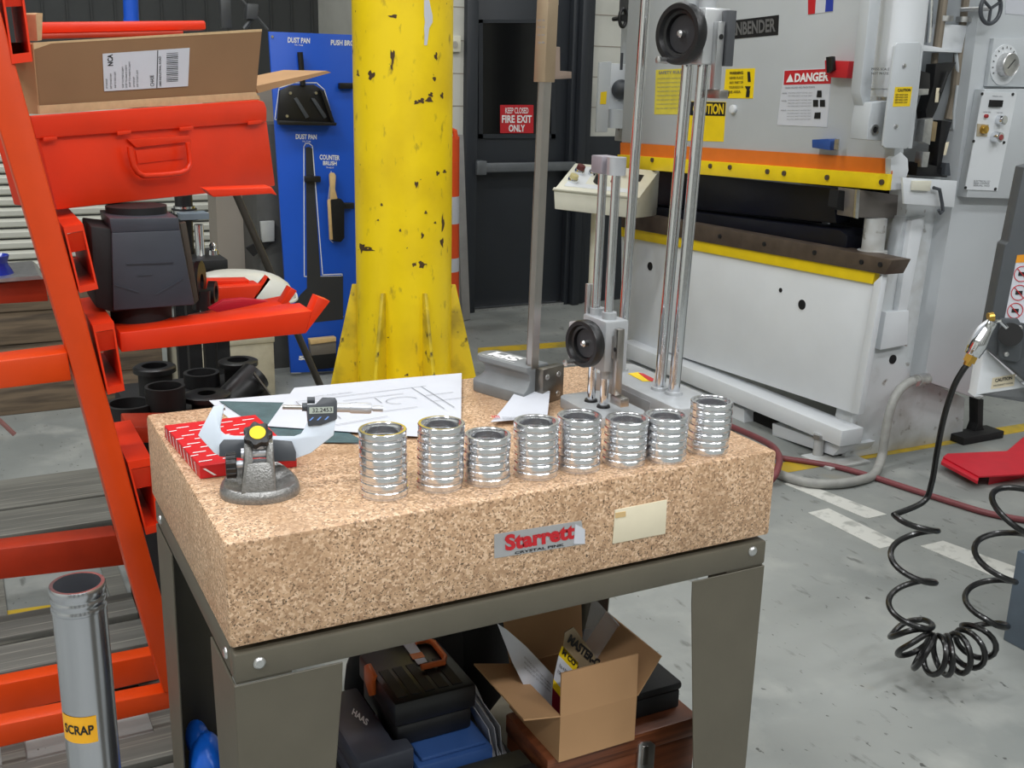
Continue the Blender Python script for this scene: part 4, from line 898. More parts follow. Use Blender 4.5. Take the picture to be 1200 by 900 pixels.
a = U(322, 462, ZF); MB().box(0.60, a.x, a.y-0.02, a.y+0.3, 0.0, 0.30).build('body', M('crate_beige', (168, 162, 144), 0.6, var=0.12, scale=20), cr, 0.006)
MB().box(0.595, a.x+0.004, a.y-0.026, a.y+0.304, 0.27, 0.30).build('rim', M('crate_beige', (168, 162, 144)), cr, 0.004)
eq = thing('dark_cabinet', 'dark grey cabinet with a white switch box left of the blue board', 'cabinet', (1.25, 4.4, 0))
MB().box(1.12, 1.75, 4.24, 4.55, 0.0, 1.28).build('body', M('cabinet_dark', (76, 76, 74), 0.55, var=0.1), eq, 0.004)
slab('switch_box', [(304, 259), (320, 258), (320, 282), (306, 283)], ('y', 4.235), -0.03, M('switch_grey', (176, 178, 176), 0.5), eq, 0.003)
slab('shelf_edge', [(287, 290), (318, 275), (322, 280), (296, 300)], ('y', 4.235), -0.02, black_matte, eq)
bp_ = thing('blue_hose', 'bright blue hose hanging above the cardboard carton', 'hose', U(154, 23, ('y', 4.2)))
MB().tube([U(154, 26, ('y', 4.2)), U(153, 0, ('y', 4.2)), U(148, -40, ('y', 4.2)), U(140, -90, ('y', 4.2))], 0.034, 16).build('pipe', board_blue, bp_)
MB().cyl(U(154, 30, ('y', 4.2)), U(154, 23, ('y', 4.2)), 0.036).build('end_cuff', board_blue, bp_)
gb = thing('grey_bracket', 'grey steel bracket behind the top corner of the blue board', 'bracket', U(285, 20, ('y', 4.4)))
slab('upright_bar', [(258, -10), (270, -10), (272, 33), (260, 33)], ('y', 4.5), 0.05, M('bracket_grey', (84, 86, 88), 0.5, 0.4), gb, 0.003)
slab('clamp', [(290, 4), (303, 5), (302, 23), (289, 22)], ('y', 4.42), 0.06, M('bracket_grey', (84, 86, 88)), gb, 0.003)
MB().tube([U(278, -6, ('y', 4.44)), U(296, 14, ('y', 4.44)), U(314, 35, ('y', 4.44))], 0.007, 8).build('cable', M('bracket_grey', (84, 86, 88)), gb)
MB().tube([U(303, 12, ('y', 4.45)), U(286, 34, ('y', 4.45))], 0.012, 8).build('strut', M('bracket_grey', (84, 86, 88)), gb)

# ------------------------------------------------------------------ yellow column with gussets
YC = 3.22
pa = U(410, 0, ('y', YC)); pb2 = U(527, 0, ('y', YC)); pd = U(419.5, 340, ('y', YC)); pe = U(529, 340, ('y', YC))
ccx = (pa.x+pb2.x+pd.x+pe.x)/4
cdist = (Vector((ccx, YC, 0))-Vector((CAM.x, CAM.y, 0))).length
crad = 0.5*113/FPX*math.hypot(cdist, 0.4)*0.985
yc = thing('yellow_column', 'chipped yellow steel building column with welded base gussets', 'column', (ccx, YC, 0))
MB().cyl((ccx, YC, 0.0), (ccx, YC, 5.9), crad, seg=64).build('shaft', yellow_paint, yc)
zg1 = U(475, 345, ('y', YC-crad)).z
def gusset(ang, w0, w1, ztop):
    d = Vector((math.cos(ang), math.sin(ang), 0)); n = Vector((-d.y, d.x, 0))*0.008; b = Vector((ccx, YC, 0))
    MB().prism([b+d*(crad-0.01)-n, b+d*(crad+w1)-n, b+d*(crad+w1)-n+vz*0.04, b+d*(crad+w0)-n+vz*ztop, b+d*(crad-0.01)-n+vz*ztop], n*2).build('gusset', yellow_worn, yc, 0.003)
ca = math.atan2(CAM.y-YC, CAM.x-ccx)
for a_ in (-0.42, 0.42, 1.62, -1.62, 2.7, -2.7): gusset(ca+a_, 0.02, 0.15, zg1)
MB().box(ccx-0.42, ccx+0.42, YC-0.42, YC+0.42, 0.0, 0.02).build('base_plate', yellow_worn, yc, 0.003)
rem = [(595, 0), (612, -5), (622, 40), (614, 70), (606, 95), (608, 160), (592, 158), (596, 100), (590, 60)]
# torn white label left on the shaft
lbm = MB(); prev = None
for (yy, xa, xb) in ((0, 497, 503), (10, 497, 505), (18, 497, 507), (26, 498, 507), (33, 497, 503), (42, 497.5, 502), (53, 497, 500.5)):
    row = []
    for k in range(4):
        x = xa+(xb-xa)*k/3; d = ray(x, yy); oc_ = Vector((CAM.x-ccx, CAM.y-YC)); dv = Vector((d.x, d.y)); A = dv.dot(dv); B = 2*oc_.dot(dv); Cc = oc_.dot(oc_)-(crad+0.0015)**2
        t = (-B-math.sqrt(max(0, B*B-4*A*Cc)))/(2*A); row.append(lbm.bm.verts.new(CAM+d*t))
    if prev:
        for k in range(3): lbm.bm.faces.new((prev[k], prev[k+1], row[k+1], row[k]))
    prev = row
lbm.build('torn_label', paper, yc)
def on_col(x, y, lift=0.0012):
    d = ray(x, y); oc_ = Vector((CAM.x-ccx, CAM.y-YC)); dv = Vector((d.x, d.y)); A = dv.dot(dv); B = 2*oc_.dot(dv); Cc = oc_.dot(oc_)-(crad+lift)**2
    return CAM+d*((-B-math.sqrt(max(0, B*B-4*A*Cc)))/(2*A))
chip = M('paint_chip', (74, 52, 30), 0.7, var=0.2, scale=60)
for (x, y, rx, ry) in [(461, 19, 5, 2), (460, 66, 2.6, 8), (459, 78, 1.2, 4), (435, 88, 4, 5), (488, 120, 3, 2.2), (494, 118, 3.5, 3), (503, 117, 4, 3), (505, 111, 2.6, 2.6), (518, 112, 1.8, 3.5), (511, 66, 1.8, 4.5), (410.5, 22, 1, 9), (412, 60, 1.2, 8), (488, 216, 2.2, 3.6), (513, 203, 2, 2.6), (521, 201, 2, 2), (499, 249, 1.6, 2), (495, 276, 1.6, 3.5), (519, 262, 1.6, 9), (518, 284, 2, 5), (430, 292, 8, 2.5), (424, 290, 3, 5), (510, 261, 1.4, 1.4), (469, 270, 1.2, 1.8), (443, 258, 1.4, 1)]:
    m = MB(); ph_ = random.random()*6; vs = []
    for k in range(11):
        t = 2*math.pi*k/11; rr = 1+0.32*math.sin(3*t+ph_)+0.2*math.sin(5*t+2*ph_); xx = x+rx*rr*math.cos(t); yy = y+ry*rr*math.sin(t)
        vs.append(m.bm.verts.new(on_col(min(max(xx, 411.5+yy*0.026), 526), yy)))
    m.bm.faces.new(vs); m.build('paint_chip', chip, yc)

# ------------------------------------------------------------------ blue tool board
YBd = 4.05; yb_ = ('y', YBd)
bd = thing('tool_board', 'blue shadow board with printed tool outlines beside the yellow column', 'tool board', (1.4, YBd, 0))
slab('panel', [(315, 37), (445, 42), (455, 432), (341, 437)], yb_, 0.018, board_blue, bd, 0.001)
yf = ('y', YBd-0.0005)
prt = []
def outl(pts, wd, pl=yf, closed=True):
    n = len(pts)
    for i in range(n if closed else n-1):
        a = U(*pts[i], pl); b = U(*pts[(i+1) % n], pl); d = (b-a).normalized(); nn = Vector((d.z, 0, -d.x))*wd; e = d*wd
        prt.append([p-Vector((0, 0.0008, 0)) for p in (a-nn-e, b-nn+e, b+nn+e, a+nn-e)])
    lettering([], white_print, bd, 'tool_outline', list(prt)); prt.clear()
outl([(356, 172), (358, 168), (362, 168), (366, 171), (378, 322), (401, 321), (401, 323.5), (375, 324), (371, 324), (356.5, 324)], 0.0022)
outl([(341.5, 437), (352, 437)], 0.001, closed=False)
outl([(340, 377), (402, 371)], 0.0022, closed=False)
outl([(322, 140), (327, 103), (345, 97), (371, 97), (380, 105), (392, 146)], 0.0022)
outl([(388, 201), (384.5, 235), (386.5, 281), (390, 284)], 0.0016, closed=False)
lettering([ptext('DUST PAN', (337, 50), (363, 51), (337.2, 43.5), yf, 0.001, 0.03), ptext('TK-7108', (345, 53.5), (355, 54), (345, 51.8), yf, 0.001), ptext('PUSH BROOM', (387.5, 53), (424, 54), (387.7, 46.5), yf, 0.001, 0.03), ptext('DUST PAN', (346.5, 163), (371, 163.5), (346.5, 157), yf, 0.001, 0.03), ptext('TK-7108', (354, 166.5), (364, 166.8), (354, 164.8), yf, 0.001), ptext('COUNTER', (374.5, 187), (398, 188), (374.5, 181), yf, 0.001, 0.03), ptext('BRUSH', (378.5, 193.5), (394.5, 194), (378.5, 188.5), yf, 0.001, 0.03), ptext('TK-8210', (382, 197), (391, 197.3), (382, 195.3), yf, 0.001), ptext('5S', (350, 422), (362, 422), (350, 417), yf, 0.001, 0.06)], white_print, bd, 'printing')
slab('broom_shadow', [(358, 173), (362, 172), (366, 174), (375.5, 324), (402, 323.5), (402, 374), (366, 378), (360, 376)], yf, -0.0012, M('shadow_print', (46, 48, 52), 0.5, var=0), bd)
slab('broom_shadow', [(330, 380), (402, 374), (402, 325), (372, 326), (352, 345)], ('y', YBd+0.0), -0.0011, M('shadow_print', (46, 48, 52)), bd)
for (x, y) in ((365, 209), (405, 100), (404, 240)): slab('tool_clip', [(x-9, y-3), (x+9, y-3), (x+9, y+4), (x-9, y+4)], yf, -0.03, black_pl, bd, 0.003)
MB().cyl(U(319, 43, yf), U(319, 43, yf)-Vector((0, 0.004, 0)), 0.006).build('screw', zinc, bd)
dp = thing('dust_pan', 'black ribbed dust pan hanging on the blue board', 'dust pan', U(360, 143, ('y', YBd-0.03)))
ypn = ('y', YBd-0.03)
slab('pan', [(325, 142), (328, 106), (341, 100), (368, 99), (378, 105), (391.5, 145)], ypn, 0.02, black_pl, dp, 0.003)
slab('lip', [(324, 141), (392, 143.5), (391, 147), (325, 146)], ypn, -0.04, black_pl, dp, 0.002)
slab('side_wall', [(374, 105), (378.5, 106), (391.5, 145), (387.5, 145)], ypn, -0.02, black_pl, dp, 0.001)
slab('rib', [(344, 115.5), (347.5, 114), (362, 137), (358, 139)], ypn, -0.008, dark_grey_pl, dp, 0.001)
slab('rib', [(364, 115), (368, 115), (383, 137), (379, 139)], ypn, -0.008, dark_grey_pl, dp, 0.001)
MB().tube([U(355, 100, ypn), U(351.5, 61, ypn)], 0.014, 14).build('handle', black_pl, dp)
for x, y in ((340, 109), (336, 136), (370, 109)): MB().cyl(U(x, y, ypn), U(x, y, ypn)-Vector((0, 0.008, 0)), 0.007, seg=14).build('rivet', zinc, dp)
cbr = thing('counter_brush', 'wooden handled counter brush with black bristles on the blue board', 'brush', U(393, 283, ('y', YBd-0.03)))
ybr = ('y', YBd-0.035)
slab('handle', [(386.5, 205), (388, 202.5), (392, 202.5), (394, 206), (393, 222), (396, 233), (387, 236), (387.5, 222)], ybr, 0.02, pale_wood, cbr, 0.004)
slab('back', [(384.5, 235), (388, 233), (391, 281), (387, 281)], ybr, 0.02, pale_wood, cbr, 0.002)
slab('bristles', [(388, 234), (400, 233), (404, 238), (404, 279), (400, 284), (391, 283)], ('y', YBd-0.045), 0.04, bristle, cbr, 0.006)
bh = thing('bench_brush', 'wood-backed dark brush standing at the foot of the blue board', 'brush', U(375, 433, ('y', YBd-0.05)))
slab('back', [(363, 398), (394, 395), (394, 400), (364, 404)], ('y', YBd-0.05), 0.04, pale_wood, bh, 0.002)
slab('band', [(363, 404), (394, 400), (394, 414), (365, 417)], ('y', YBd-0.045), 0.035, M('brush_grey', (110, 104, 96), 0.8, bump=0.4), bh, 0.002)
slab('bristles', [(364, 417), (394, 414), (394, 431), (366, 434)], ('y', YBd-0.048), 0.036, bristle, bh, 0.004)

# things stored between the column and the fire door
ob = thing('traffic_barrel', 'orange and white banded traffic barrel behind the yellow column', 'barrel', (2.30, 4.7, 0))
yo_ = 4.72
bcx = U(524, 300, ('y', yo_)).x; rr = U(537, 300, ('y', yo_)).x-bcx
zz = [U(533, y, ('y', yo_-rr*0.5)).z for y in (345, 318, 302, 290, 262, 230, 190, 160)]
for k, (a, b) in enumerate(zip(zz, zz[1:])):
    MB().cyl((bcx, yo_, max(0, a)), (bcx, yo_, b-0.0005), rr*(1-0.01*k), rr*(1-0.01*(k+1)), 32).build('band', (cone_orange, paper, cone_orange)[k % 3] if k < 6 else cone_orange, ob)
MB().cyl((bcx, yo_, 0), (bcx, yo_, max(0.02, zz[0])), rr*1.02, seg=32).build('band', cone_orange, ob)
ap = U(531, 160, ('y', yo_-0.05)); MB().tube([ap+Vector((-0.06, 0, 0)), ap+Vector((-0.03, 0, 0.05)), ap+Vector((0.01, 0, 0.03)), ap+Vector((0.02, 0, -0.02))], 0.016, 12).build('handle', cone_orange, ob)
tag(slab('grey_board', [(534, 158), (543, 158), (551, 374), (542, 376)], ('y', 4.95), 0.03, M('panel_grey', (150, 150, 148), 0.5)), 'narrow light grey board standing by the fire door', 'board')

# ------------------------------------------------------------------ press brake
XR = 3.00; xr = ('x', XR)
pr = thing('press_brake', 'large grey press brake with orange and yellow guard bands', 'press', (3.4, 2.8, 0))
slab('ram', [(749, -250), (1098, -250), (1047, 188), (728, 167)], xr, 0.05, press_grey, pr, 0.004)
slab('orange_band', [(728, 167), (1046, 186), (1046, 204), (728, 181)], xr, -0.006, safety_orange, pr)
yw = slab('yellow_guard', [(728, 181), (1046, 204), (1044, 223), (728, 196)], xr, -0.025, safety_yellow, pr, 0.002)
b0 = None
for (x, y) in ((765, 187.5), (856, 196), (900, 201), (919.5, 203), (970, 208), (1034, 213.5), (833, 194.5), (810, 191.5)):
    c = U(x, y, ('x', XR-0.025)); MB().cyl(c+Vector((0.002, 0, 0)), c-Vector((0.008, 0, 0)), 0.011, seg=14).build('bolt', rust_steel, yw)
slab('ram_end', [(1044, 186), (1056, 178), (1064, 186), (1065, 200), (1058, 222), (1044, 223)], ('y', U(1046, 200, xr).y-0.0), 0.03, press_light, pr, 0.003)
# tooling and throat
slab('throat_dark_sheet', [(728, 180), (1060, 205), (1060, 330), (728, 300)], ('x', 3.32), 0.05, void_black, pr)  # black sheet standing in for the unlit depth behind the tooling
slab('upper_tool', [(728, 194), (990, 222), (978, 240), (980, 262), (728, 236)], ('x', 3.06), 0.08, navy_steel, pr, 0.003)
slab('lower_tool', [(728, 238), (985, 270), (993, 277), (991, 296), (728, 256)], ('x', 3.02), 0.16, navy_steel, pr, 0.003)
dr_ = slab('die_rail', [(728, 247), (1002, 296), (1046, 305), (1037, 322), (728, 266)], ('x', 2.955), 0.10, rust_steel, pr, 0.002)
for x, y in ((795, 268), (844, 277), (896, 286), (955, 296), (1010, 307), (1032, 310)):
    c = U(x, y, ('x', 2.955)); MB().cyl(c, c-Vector((0.006, 0, 0)), 0.010, seg=12).build('bolt', void_black, dr_)
slab('yellow_edge', [(728, 266), (1026, 317), (1022, 333), (728, 277)], ('x', 2.965), 0.03, safety_yellow, pr, 0.001)
slab('bed_face', [(728, 277), (1024, 331), (998, 484), (728, 395)], ('x', 2.975), 0.05, press_light, pr, 0.003)
slab('bed_edge', [(1024, 331), (1034, 322), (1006, 486), (997, 484)], ('x', 2.96), 0.03, press_light, pr, 0.002)
for x, y, r in ((915, 340, 0.010), (940, 357, 0.022), (762, 312, 0.022)):
    c = U(x, y, ('x', 2.975)); MB().cyl(c, c-Vector((0.003, 0, 0)), r, seg=20).build('bolt_hole', void_black, pr)
# sole beam
slab('sole_beam', [(728, 399), (987, 505), (984, 524), (728, 417)], ('x', 2.90), 0.12, press_light, pr, 0.004)
for q in ([(728, 420), (872, 480), (872, 502), (728, 440)], [(905, 496), (985, 524), (976, 534), (905, 510)]): slab('sole_block', q, ('x', 2.93), 0.2, press_light, pr, 0.002)
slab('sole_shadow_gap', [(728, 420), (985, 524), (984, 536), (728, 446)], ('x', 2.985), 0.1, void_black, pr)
j = U(958, 536, ZF); jk = MB().cyl((j.x, j.y, 0), (j.x, j.y, 0.10), 0.022).build('levelling_jack', press_dirty, pr); MB().cyl((j.x, j.y, 0.085), (j.x, j.y, 0.105), 0.030, seg=6).build('jack_nut', zinc, jk)
slab('floor_shoe', [(950, 540), (1004, 524), (1006, 534), (962, 552)], ZF, 0.0, press_dirty, pr) if False else MB().box(2.84, 3.06, 1.80, 1.98, 0.0, 0.012).build('floor_shoe', press_dirty, pr, 0.002)
# right side frame (faces the camera)
YS = 1.88; ys = ('y', YS)
slab('side_frame', [(1034, 322), (1052, 318), (1062, 250), (1066, 200), (1120, 190), (1120, 212), (1084, 446), (1131, 466), (1128, 514), (990, 538), (1000, 486)], ys, 0.10, press_dirty, pr, 0.003)
slab('frame_flange', [(1062, 258), (1078, 252), (1056, 366), (1046, 404), (1040, 400)], ys, -0.03, press_light, pr, 0.003)
slab('cover_box', [(1031, 364), (1058, 362), (1056, 402), (1024, 408)], ys, -0.035, press_light, pr, 0.003)
for y in (371, 400): MB().tube([U(1060, y, ('y', YS-0.02)), U(1062, y+5, ('y', YS-0.02))], 0.006, 8).build('wing_screw', zinc, pr)
c = U(1046, 421, ys); MB().cyl(c, c-Vector((0, 0.003, 0)), 0.020, seg=20).build('frame_hole', void_black, pr)
slab('throat_column', [(1044, 318), (1050, 298), (1060, 254), (1068, 254), (1058, 320)], ('y', YS-0.004), 0.06, press_grey, pr, 0.004)
# back-gauge tube and support post seen in the open end
tu = MB(); P = [U(x, y, ('y', 1.96)) for x, y in ((982, 222), (1006, 225), (1003, 254), (979, 243))]
tu.prism([U(1003, 222, ('y', 1.93)), U(1064, 230, ('y', 1.93)), U(1062, 256, ('y', 1.93)), U(1001, 255, ('y', 1.93))], (0, 0.10, 0)); so_ = tu.build('square_tube', M('tube_grey', (128, 122, 118), 0.4, 0.5), pr, 0.003)
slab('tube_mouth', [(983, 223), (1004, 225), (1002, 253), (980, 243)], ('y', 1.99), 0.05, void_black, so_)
slab('tube_rim', [(1002, 222), (1006, 222), (1003.5, 256), (1000, 255)], ('y', 1.928), -0.01, zinc, so_)
a = U(1022, 297, ('y', 1.93)); b = U(1022, 256, ('y', 1.93)); po = MB().cyl(a, (a.x, a.y, b.z), 0.045, seg=28).build('support_post', press_dirty, pr)
MB().cyl(a-vz*0.002, a+vz*0.014, 0.060, seg=24).build('post_flange', press_dirty, po)
slab('rear_panel', [(968, 226), (1066, 232), (1056, 300), (972, 290)], ('y', 2.45), 0.04, press_grey, pr)
# frame flange and hydraulic cylinder
slab('guide_flange', [(1024, -40), (1037, -40), (1022, 96), (1020, 120), (1013, 128), (1008, 108)], ('y', 1.80), 0.05, press_grey, pr, 0.003)
a = U(1046, 104, ('y', 1.84)); b = U(1058, -40, ('y', 1.84))
cy = MB().cyl(a, (a.x, a.y, b.z+0.5), 0.093, seg=40).build('hydraulic_cylinder', press_light, pr)
MB().cyl(a-vz*0.03, a+vz*0.002, 0.088, seg=40).build('cylinder_gland', press_light, cy)
MB().cyl(a-vz*0.13, a-vz*0.03, 0.045, seg=28).build('piston_rod', zinc, cy)
cl_ = MB(); zl0 = a.z+0.07
grid = []
for i in range(13):
    t = -2.55+1.5*i/12; grid.append([cl_.bm.verts.new((a.x+0.0945*math.cos(t), a.y+0.0945*math.sin(t), z)) for z in (zl0, zl0+0.075)])
for g_, h_ in zip(grid, grid[1:]): cl_.bm.faces.new((g_[0], h_[0], h_[1], g_[1]))
cl_.build('cylinder_label', paper, cy)
pls_ = ('y', a.y-0.0965)
lettering([ptext('PRESS SCALE', (1021, 82.5), (1042, 82.5), (1021, 79.5), pls_, 0.001), ptext('NOT IN USE', (1021, 87.5), (1041, 87.5), (1021, 84.5), pls_, 0.001)], ink, cy)
cv = slab('clevis', [(1018, 142), (1022, 120), (1042, 118), (1038, 166), (1016, 164)], ('y', 1.76), 0.09, press_grey, pr, 0.004)
c = U(1024.5, 152, ('y', 1.76)); MB().lathe([(0.012, 0), (0.020, 0), (0.020, 0.006), (0.012, 0.006)], c-Vector((0, 0.006, 0)), (0, 1, 0), 22).build('pin_bush', zinc, cv)
MB().cyl(c-Vector((0, 0.001, 0)), c, 0.012).build('pin', void_black, cv)
cp_ = slab('cover_plate', [(1052, 50), (1078, 49), (1080, 52), (1066, 171), (1062, 174.5), (1038, 173.5), (1035, 171), (1049, 54)], ('y', 1.70), 0.012, press_grey, pr, 0.003)
for x, y in ((1059, 77), (1049.5, 148)):
    c = U(x, y, ('y', 1.70)); MB().lathe([(0.0005, 0.008), (0.008, 0.006), (0.009, 0)], c, (0, -1, 0), 14, False).build('bolt', zinc, cp_)
sk2 = slab('caution_sticker', [(1049, 102), (1069, 101.5), (1066, 124.5), (1046, 125)], ('y', 1.70), -0.001, yellow_print, cp_)
lettering([ptext('CAUTION', (1052, 107.5), (1067, 107.2), (1052, 104), ('y', 1.698), 0.001, 0.03)]+[ptext('KEEP HANDS CLEAR', (1049.5-0.3*k, 112+3*k), (1064-0.3*k, 111.8+3*k), (1049.5-0.3*k, 110+3*k), ('y', 1.698), 0.001) for k in range(4)], ink, sk2)
slab('cover_side', [(1080, 52), (1082, 60), (1069, 174), (1064, 174)], ('y', 1.705), 0.14, press_grey, pr, 0.002)
# valve block, hoses and fittings beside the cylinder
vp_ = ('y', 1.86)
hw = [('valve_block', [(1077, 82), (1090, 86), (1090, 104), (1075, 104)], 1.80, 0.08, black_pl), ('valve_block', [(1075, 104), (1089, 104), (1088, 111), (1074, 112)], 1.79, 0.08, zinc), ('actuator', [(1097, 75), (1121, 73), (1112, 88), (1098, 128), (1087, 150), (1085, 130), (1094, 100)], 1.83, 0.05, black_pl), ('actuator', [(1104, 141), (1116, 143), (1113, 152), (1108, 170), (1104, 190), (1097, 205), (1100, 170)], 1.82, 0.05, black_pl), ('hose_block', [(1076, 190), (1112, 198), (1110, 208), (1074, 206)], 1.82, 0.05, black_pl), ('bracket', [(1080, 52), (1126, 60), (1125, 62), (1080, 60)], 1.84, 0.06, press_light), ('manifold', [(1102, 28), (1134, 30), (1127, 62), (1097, 58)], 1.85, 0.05, press_light), ('bracket', [(1058, 208), (1122, 212), (1118, 243), (1060, 239)], 1.76, 0.012, press_light), ('connector', [(1071, 212), (1092, 212), (1090, 224), (1070, 223)], 1.745, 0.014, cream), ('label_strip', [(1137, 40), (1131, 84), (1122, 90), (1132, 42)], 1.872, -0.004, paper), ('tag', [(1097, 103), (1101, 103), (1099, 120), (1095, 120)], 1.828, -0.003, cream_tag), ('tag', [(1108, 167), (1112, 166), (1108, 182), (1105, 182)], 1.818, -0.003, cream_tag), ('lever', [(1084, 140), (1094, 138), (1090, 170), (1081, 166)], 1.80, 0.04, zinc), ('lever', [(1093, 142), (1099, 143), (1096, 166), (1091, 165)], 1.80, 0.03, M('old_brass', (150, 132, 100), 0.5, 0.4)), ('valve_block', [(1082, 178), (1090, 178), (1087, 196), (1080, 196)], 1.80, 0.04, zinc), ('valve_block', [(1109, 191), (1113, 191), (1114, 206), (1107, 206)], 1.80, 0.04, dark_grey_pl)]
for nm, q, y, t, mt in hw: slab(nm, q, ('y', y), t, mt, pr, 0.002)
tm2 = M('pipe_tan', (140, 130, 116), 0.5, 0.4)
for nm, q, r, mt, y in (('rigid_pipe', [(1109, -30), (1103, 20), (1098, 56)], 0.018, tm2, 1.86), ('rigid_pipe', [(1136, -30), (1131, 22), (1124, 60), (1119, 110), (1112, 140)], 0.021, tm2, 1.87), ('rigid_pipe', [(1086, -30), (1086, 20), (1084, 50)], 0.012, zinc, 1.86), ('rigid_pipe', [(1092, -30), (1090, 30), (1088, 50)], 0.009, chrome, 1.84), ('rigid_pipe', [(1096, 62), (1092, 100), (1086, 140)], 0.014, tm2, 1.90), ('cable', [(1120, 62), (1124, 100), (1126, 130), (1124, 158), (1119, 162), (1115, 150)], 0.008, press_grey, 1.86), ('cable', [(1122, 100), (1118, 130), (1117, 150), (1121, 160)], 0.006, press_grey, 1.85), ('cable', [(1094, 220), (1101, 222), (1104, 238), (1105, 247), (1102, 250), (1100, 246)], 0.007, dark_grey_pl, 1.74), ('cable', [(1110, 84), (1106, 96), (1102, 108)], 0.006, black_pl, 1.82)):
    MB().tube([U(x, y_, ('y', y)) for x, y_ in q], r, 10).build(nm, mt, pr)
for (x, y) in ((1107, 22), (1130, 23)):
    c = U(x, y, ('y', 1.86)); MB().lathe([(0.015, -0.010), (0.032, -0.010), (0.032, 0.010), (0.015, 0.010)], c, seg=20).build('pipe_clamp', zinc, pr)
# electrical cabinet with control panel
cab = slab('cabinet', [(1146, -40), (1240, -40), (1240, -40), (1141, 466), (1083, 446), (1121, 212), (1134, 120)] if False else [(1182, -250), (1275, -250), (1200, 140), (1141, 466), (1083, 446), (1121, 212)], ('y', 1.80), 0.9, press_grey, pr, 0.003)
yc_ = ('y', 1.80)
slab('hinge', [(1200, 140), (1206, 140), (1146, 467), (1141, 466)], yc_, -0.012, zinc, cab)
slab('cabinet_side', [(1206, 140), (1232, 100), (1190, 440), (1147, 466)], yc_, -0.006, press_light, cab)
bx_ = slab('control_box', [(1142, 104), (1200, 104), (1212, 104), (1190, 232), (1121, 230)], yc_, -0.05, press_grey, pr, 0.004)
yp_ = ('y', 1.75)
pl_ = slab('control_panel', [(1151, 107), (1191, 109), (1168, 223.5), (1130, 222)], yp_, -0.004, press_light, bx_)
ypp = ('y', 1.746)
slab('meter', [(1159.5, 117), (1174, 117.5), (1172.5, 125.5), (1158, 125)], ypp, -0.008, void_black, pl_)
for (x, y, r, mt, h) in ((1154.5, 136, 0.008, M('red_lens', (150, 30, 36), 0.3), 0.012), (1170, 140.5, 0.020, chrome, 0.03), (1151, 151.5, 0.018, brass, 0.02), (1164.5, 160.5, 0.022, chrome, 0.035), (1164.5, 160.5, 0.013, M('red_button', (140, 60, 60), 0.4), 0.038)):
    c = U(x, y, ypp); MB().cyl(c, c-Vector((0, h, 0)), r, r*0.9, 24).build('push_button', mt, pl_, 0.0015)
slab('button_plate', [(1145, 145), (1158, 146), (1156, 160), (1144, 159.5)], ypp, -0.003, M('plate_tan', (170, 160, 138), 0.5), pl_)
for (x, y) in ((1150.5, 110), (1186.5, 110.5), (1140.5, 165.5), (1176, 167), (1131, 220), (1166, 221.5)):
    c = U(x, y, ypp); MB().cyl(c, c-Vector((0, 0.004, 0)), 0.006, seg=10).build('screw', black_pl, pl_)
lettering([ptext('PRESS ON', (1163, 113.5), (1174, 113.8), (1163.2, 112), ypp, 0.001), ptext('LOW OIL', (1152, 132), (1161, 132.3), (1152, 130.5), ypp, 0.001), ptext('POWER', (1168, 133), (1175, 133), (1168, 131.5), ypp, 0.001)]+[ptext(s, (1141-0.4*k, 213+2.6*k), (1160-0.4*k, 213.6+2.6*k), (1141.3-0.4*k, 211+2.6*k), ypp, 0.001) for k, s in enumerate(('ELECTRICAL CO', 'PRESS CONTROL', 'SERIAL NO', ))], ink_pale, pl_)
gp_ = slab('gauge_plate', [(1160, 45), (1215, 45), (1205, 102), (1152, 101)], yc_, -0.02, press_grey, pr, 0.002)
c = U(1176, 76, ('y', 1.78)); gd = MB().cyl(c, c-Vector((0, 0.004, 0)), 0.078, seg=40).build('dial_ring', press_light, pr)
MB().lathe([(0.0005, 0.03), (0.036, 0.03), (0.043, 0.034), (0.046, 0.03), (0.046, 0), (0.0005, 0)], c-Vector((0, 0.004, 0)), (0, -1, 0), 36, False).build('gauge_body', zinc, gd)
tk_ = []
for k in range(13):
    t = math.radians(-30+20*k); r0, r1 = 0.062, 0.070; p = c+Vector((math.cos(t)*r0, -0.0055, math.sin(t)*r0)); q = c+Vector((math.cos(t)*r1, -0.0055, math.sin(t)*r1)); n_ = Vector((-math.sin(t), 0, math.cos(t)))*0.0022
    tk_.append([p-n_, q-n_, q+n_, p+n_])
nd = c+Vector((0, -0.0350, 0)); dirn = Vector((0.7, 0, 0.7)); nn_ = Vector((-0.7, 0, 0.7))*0.0018
tk_.append([nd-dirn*0.02-nn_, nd+dirn*0.03-nn_, nd+dirn*0.03+nn_, nd-dirn*0.02+nn_])
lettering([], ink, gd, 'dial_marks', tk_)
slab('red_pointer', [(1187, 75.3), (1194, 75.5), (1194, 76.8), (1187, 76.6)], ('y', 1.775), -0.002, red_print, gd)
c = U(1161, 10, ('y', 1.74)); hwm = MB().tube([c+Vector((0.055*math.cos(t), 0, 0.055*math.sin(t))) for t in [2*math.pi*k/28 for k in range(28)]], 0.008, 10, True).build('valve_wheel', dark_grey_pl, pr)
for k in range(3):
    t = 0.5+2.094*k; MB().tube([c, c+Vector((0.055*math.cos(t), 0, 0.055*math.sin(t)))], 0.006, 8).build('spoke', dark_grey_pl, hwm)
MB().tube([c, c+Vector((-0.02, 0.12, 0))], 0.009, 10).build('stem', zinc, hwm)
slab('label_strip', [(1178, -8), (1215, -6), (1212, 19), (1178, 16)], yc_, -0.002, paper, pr)
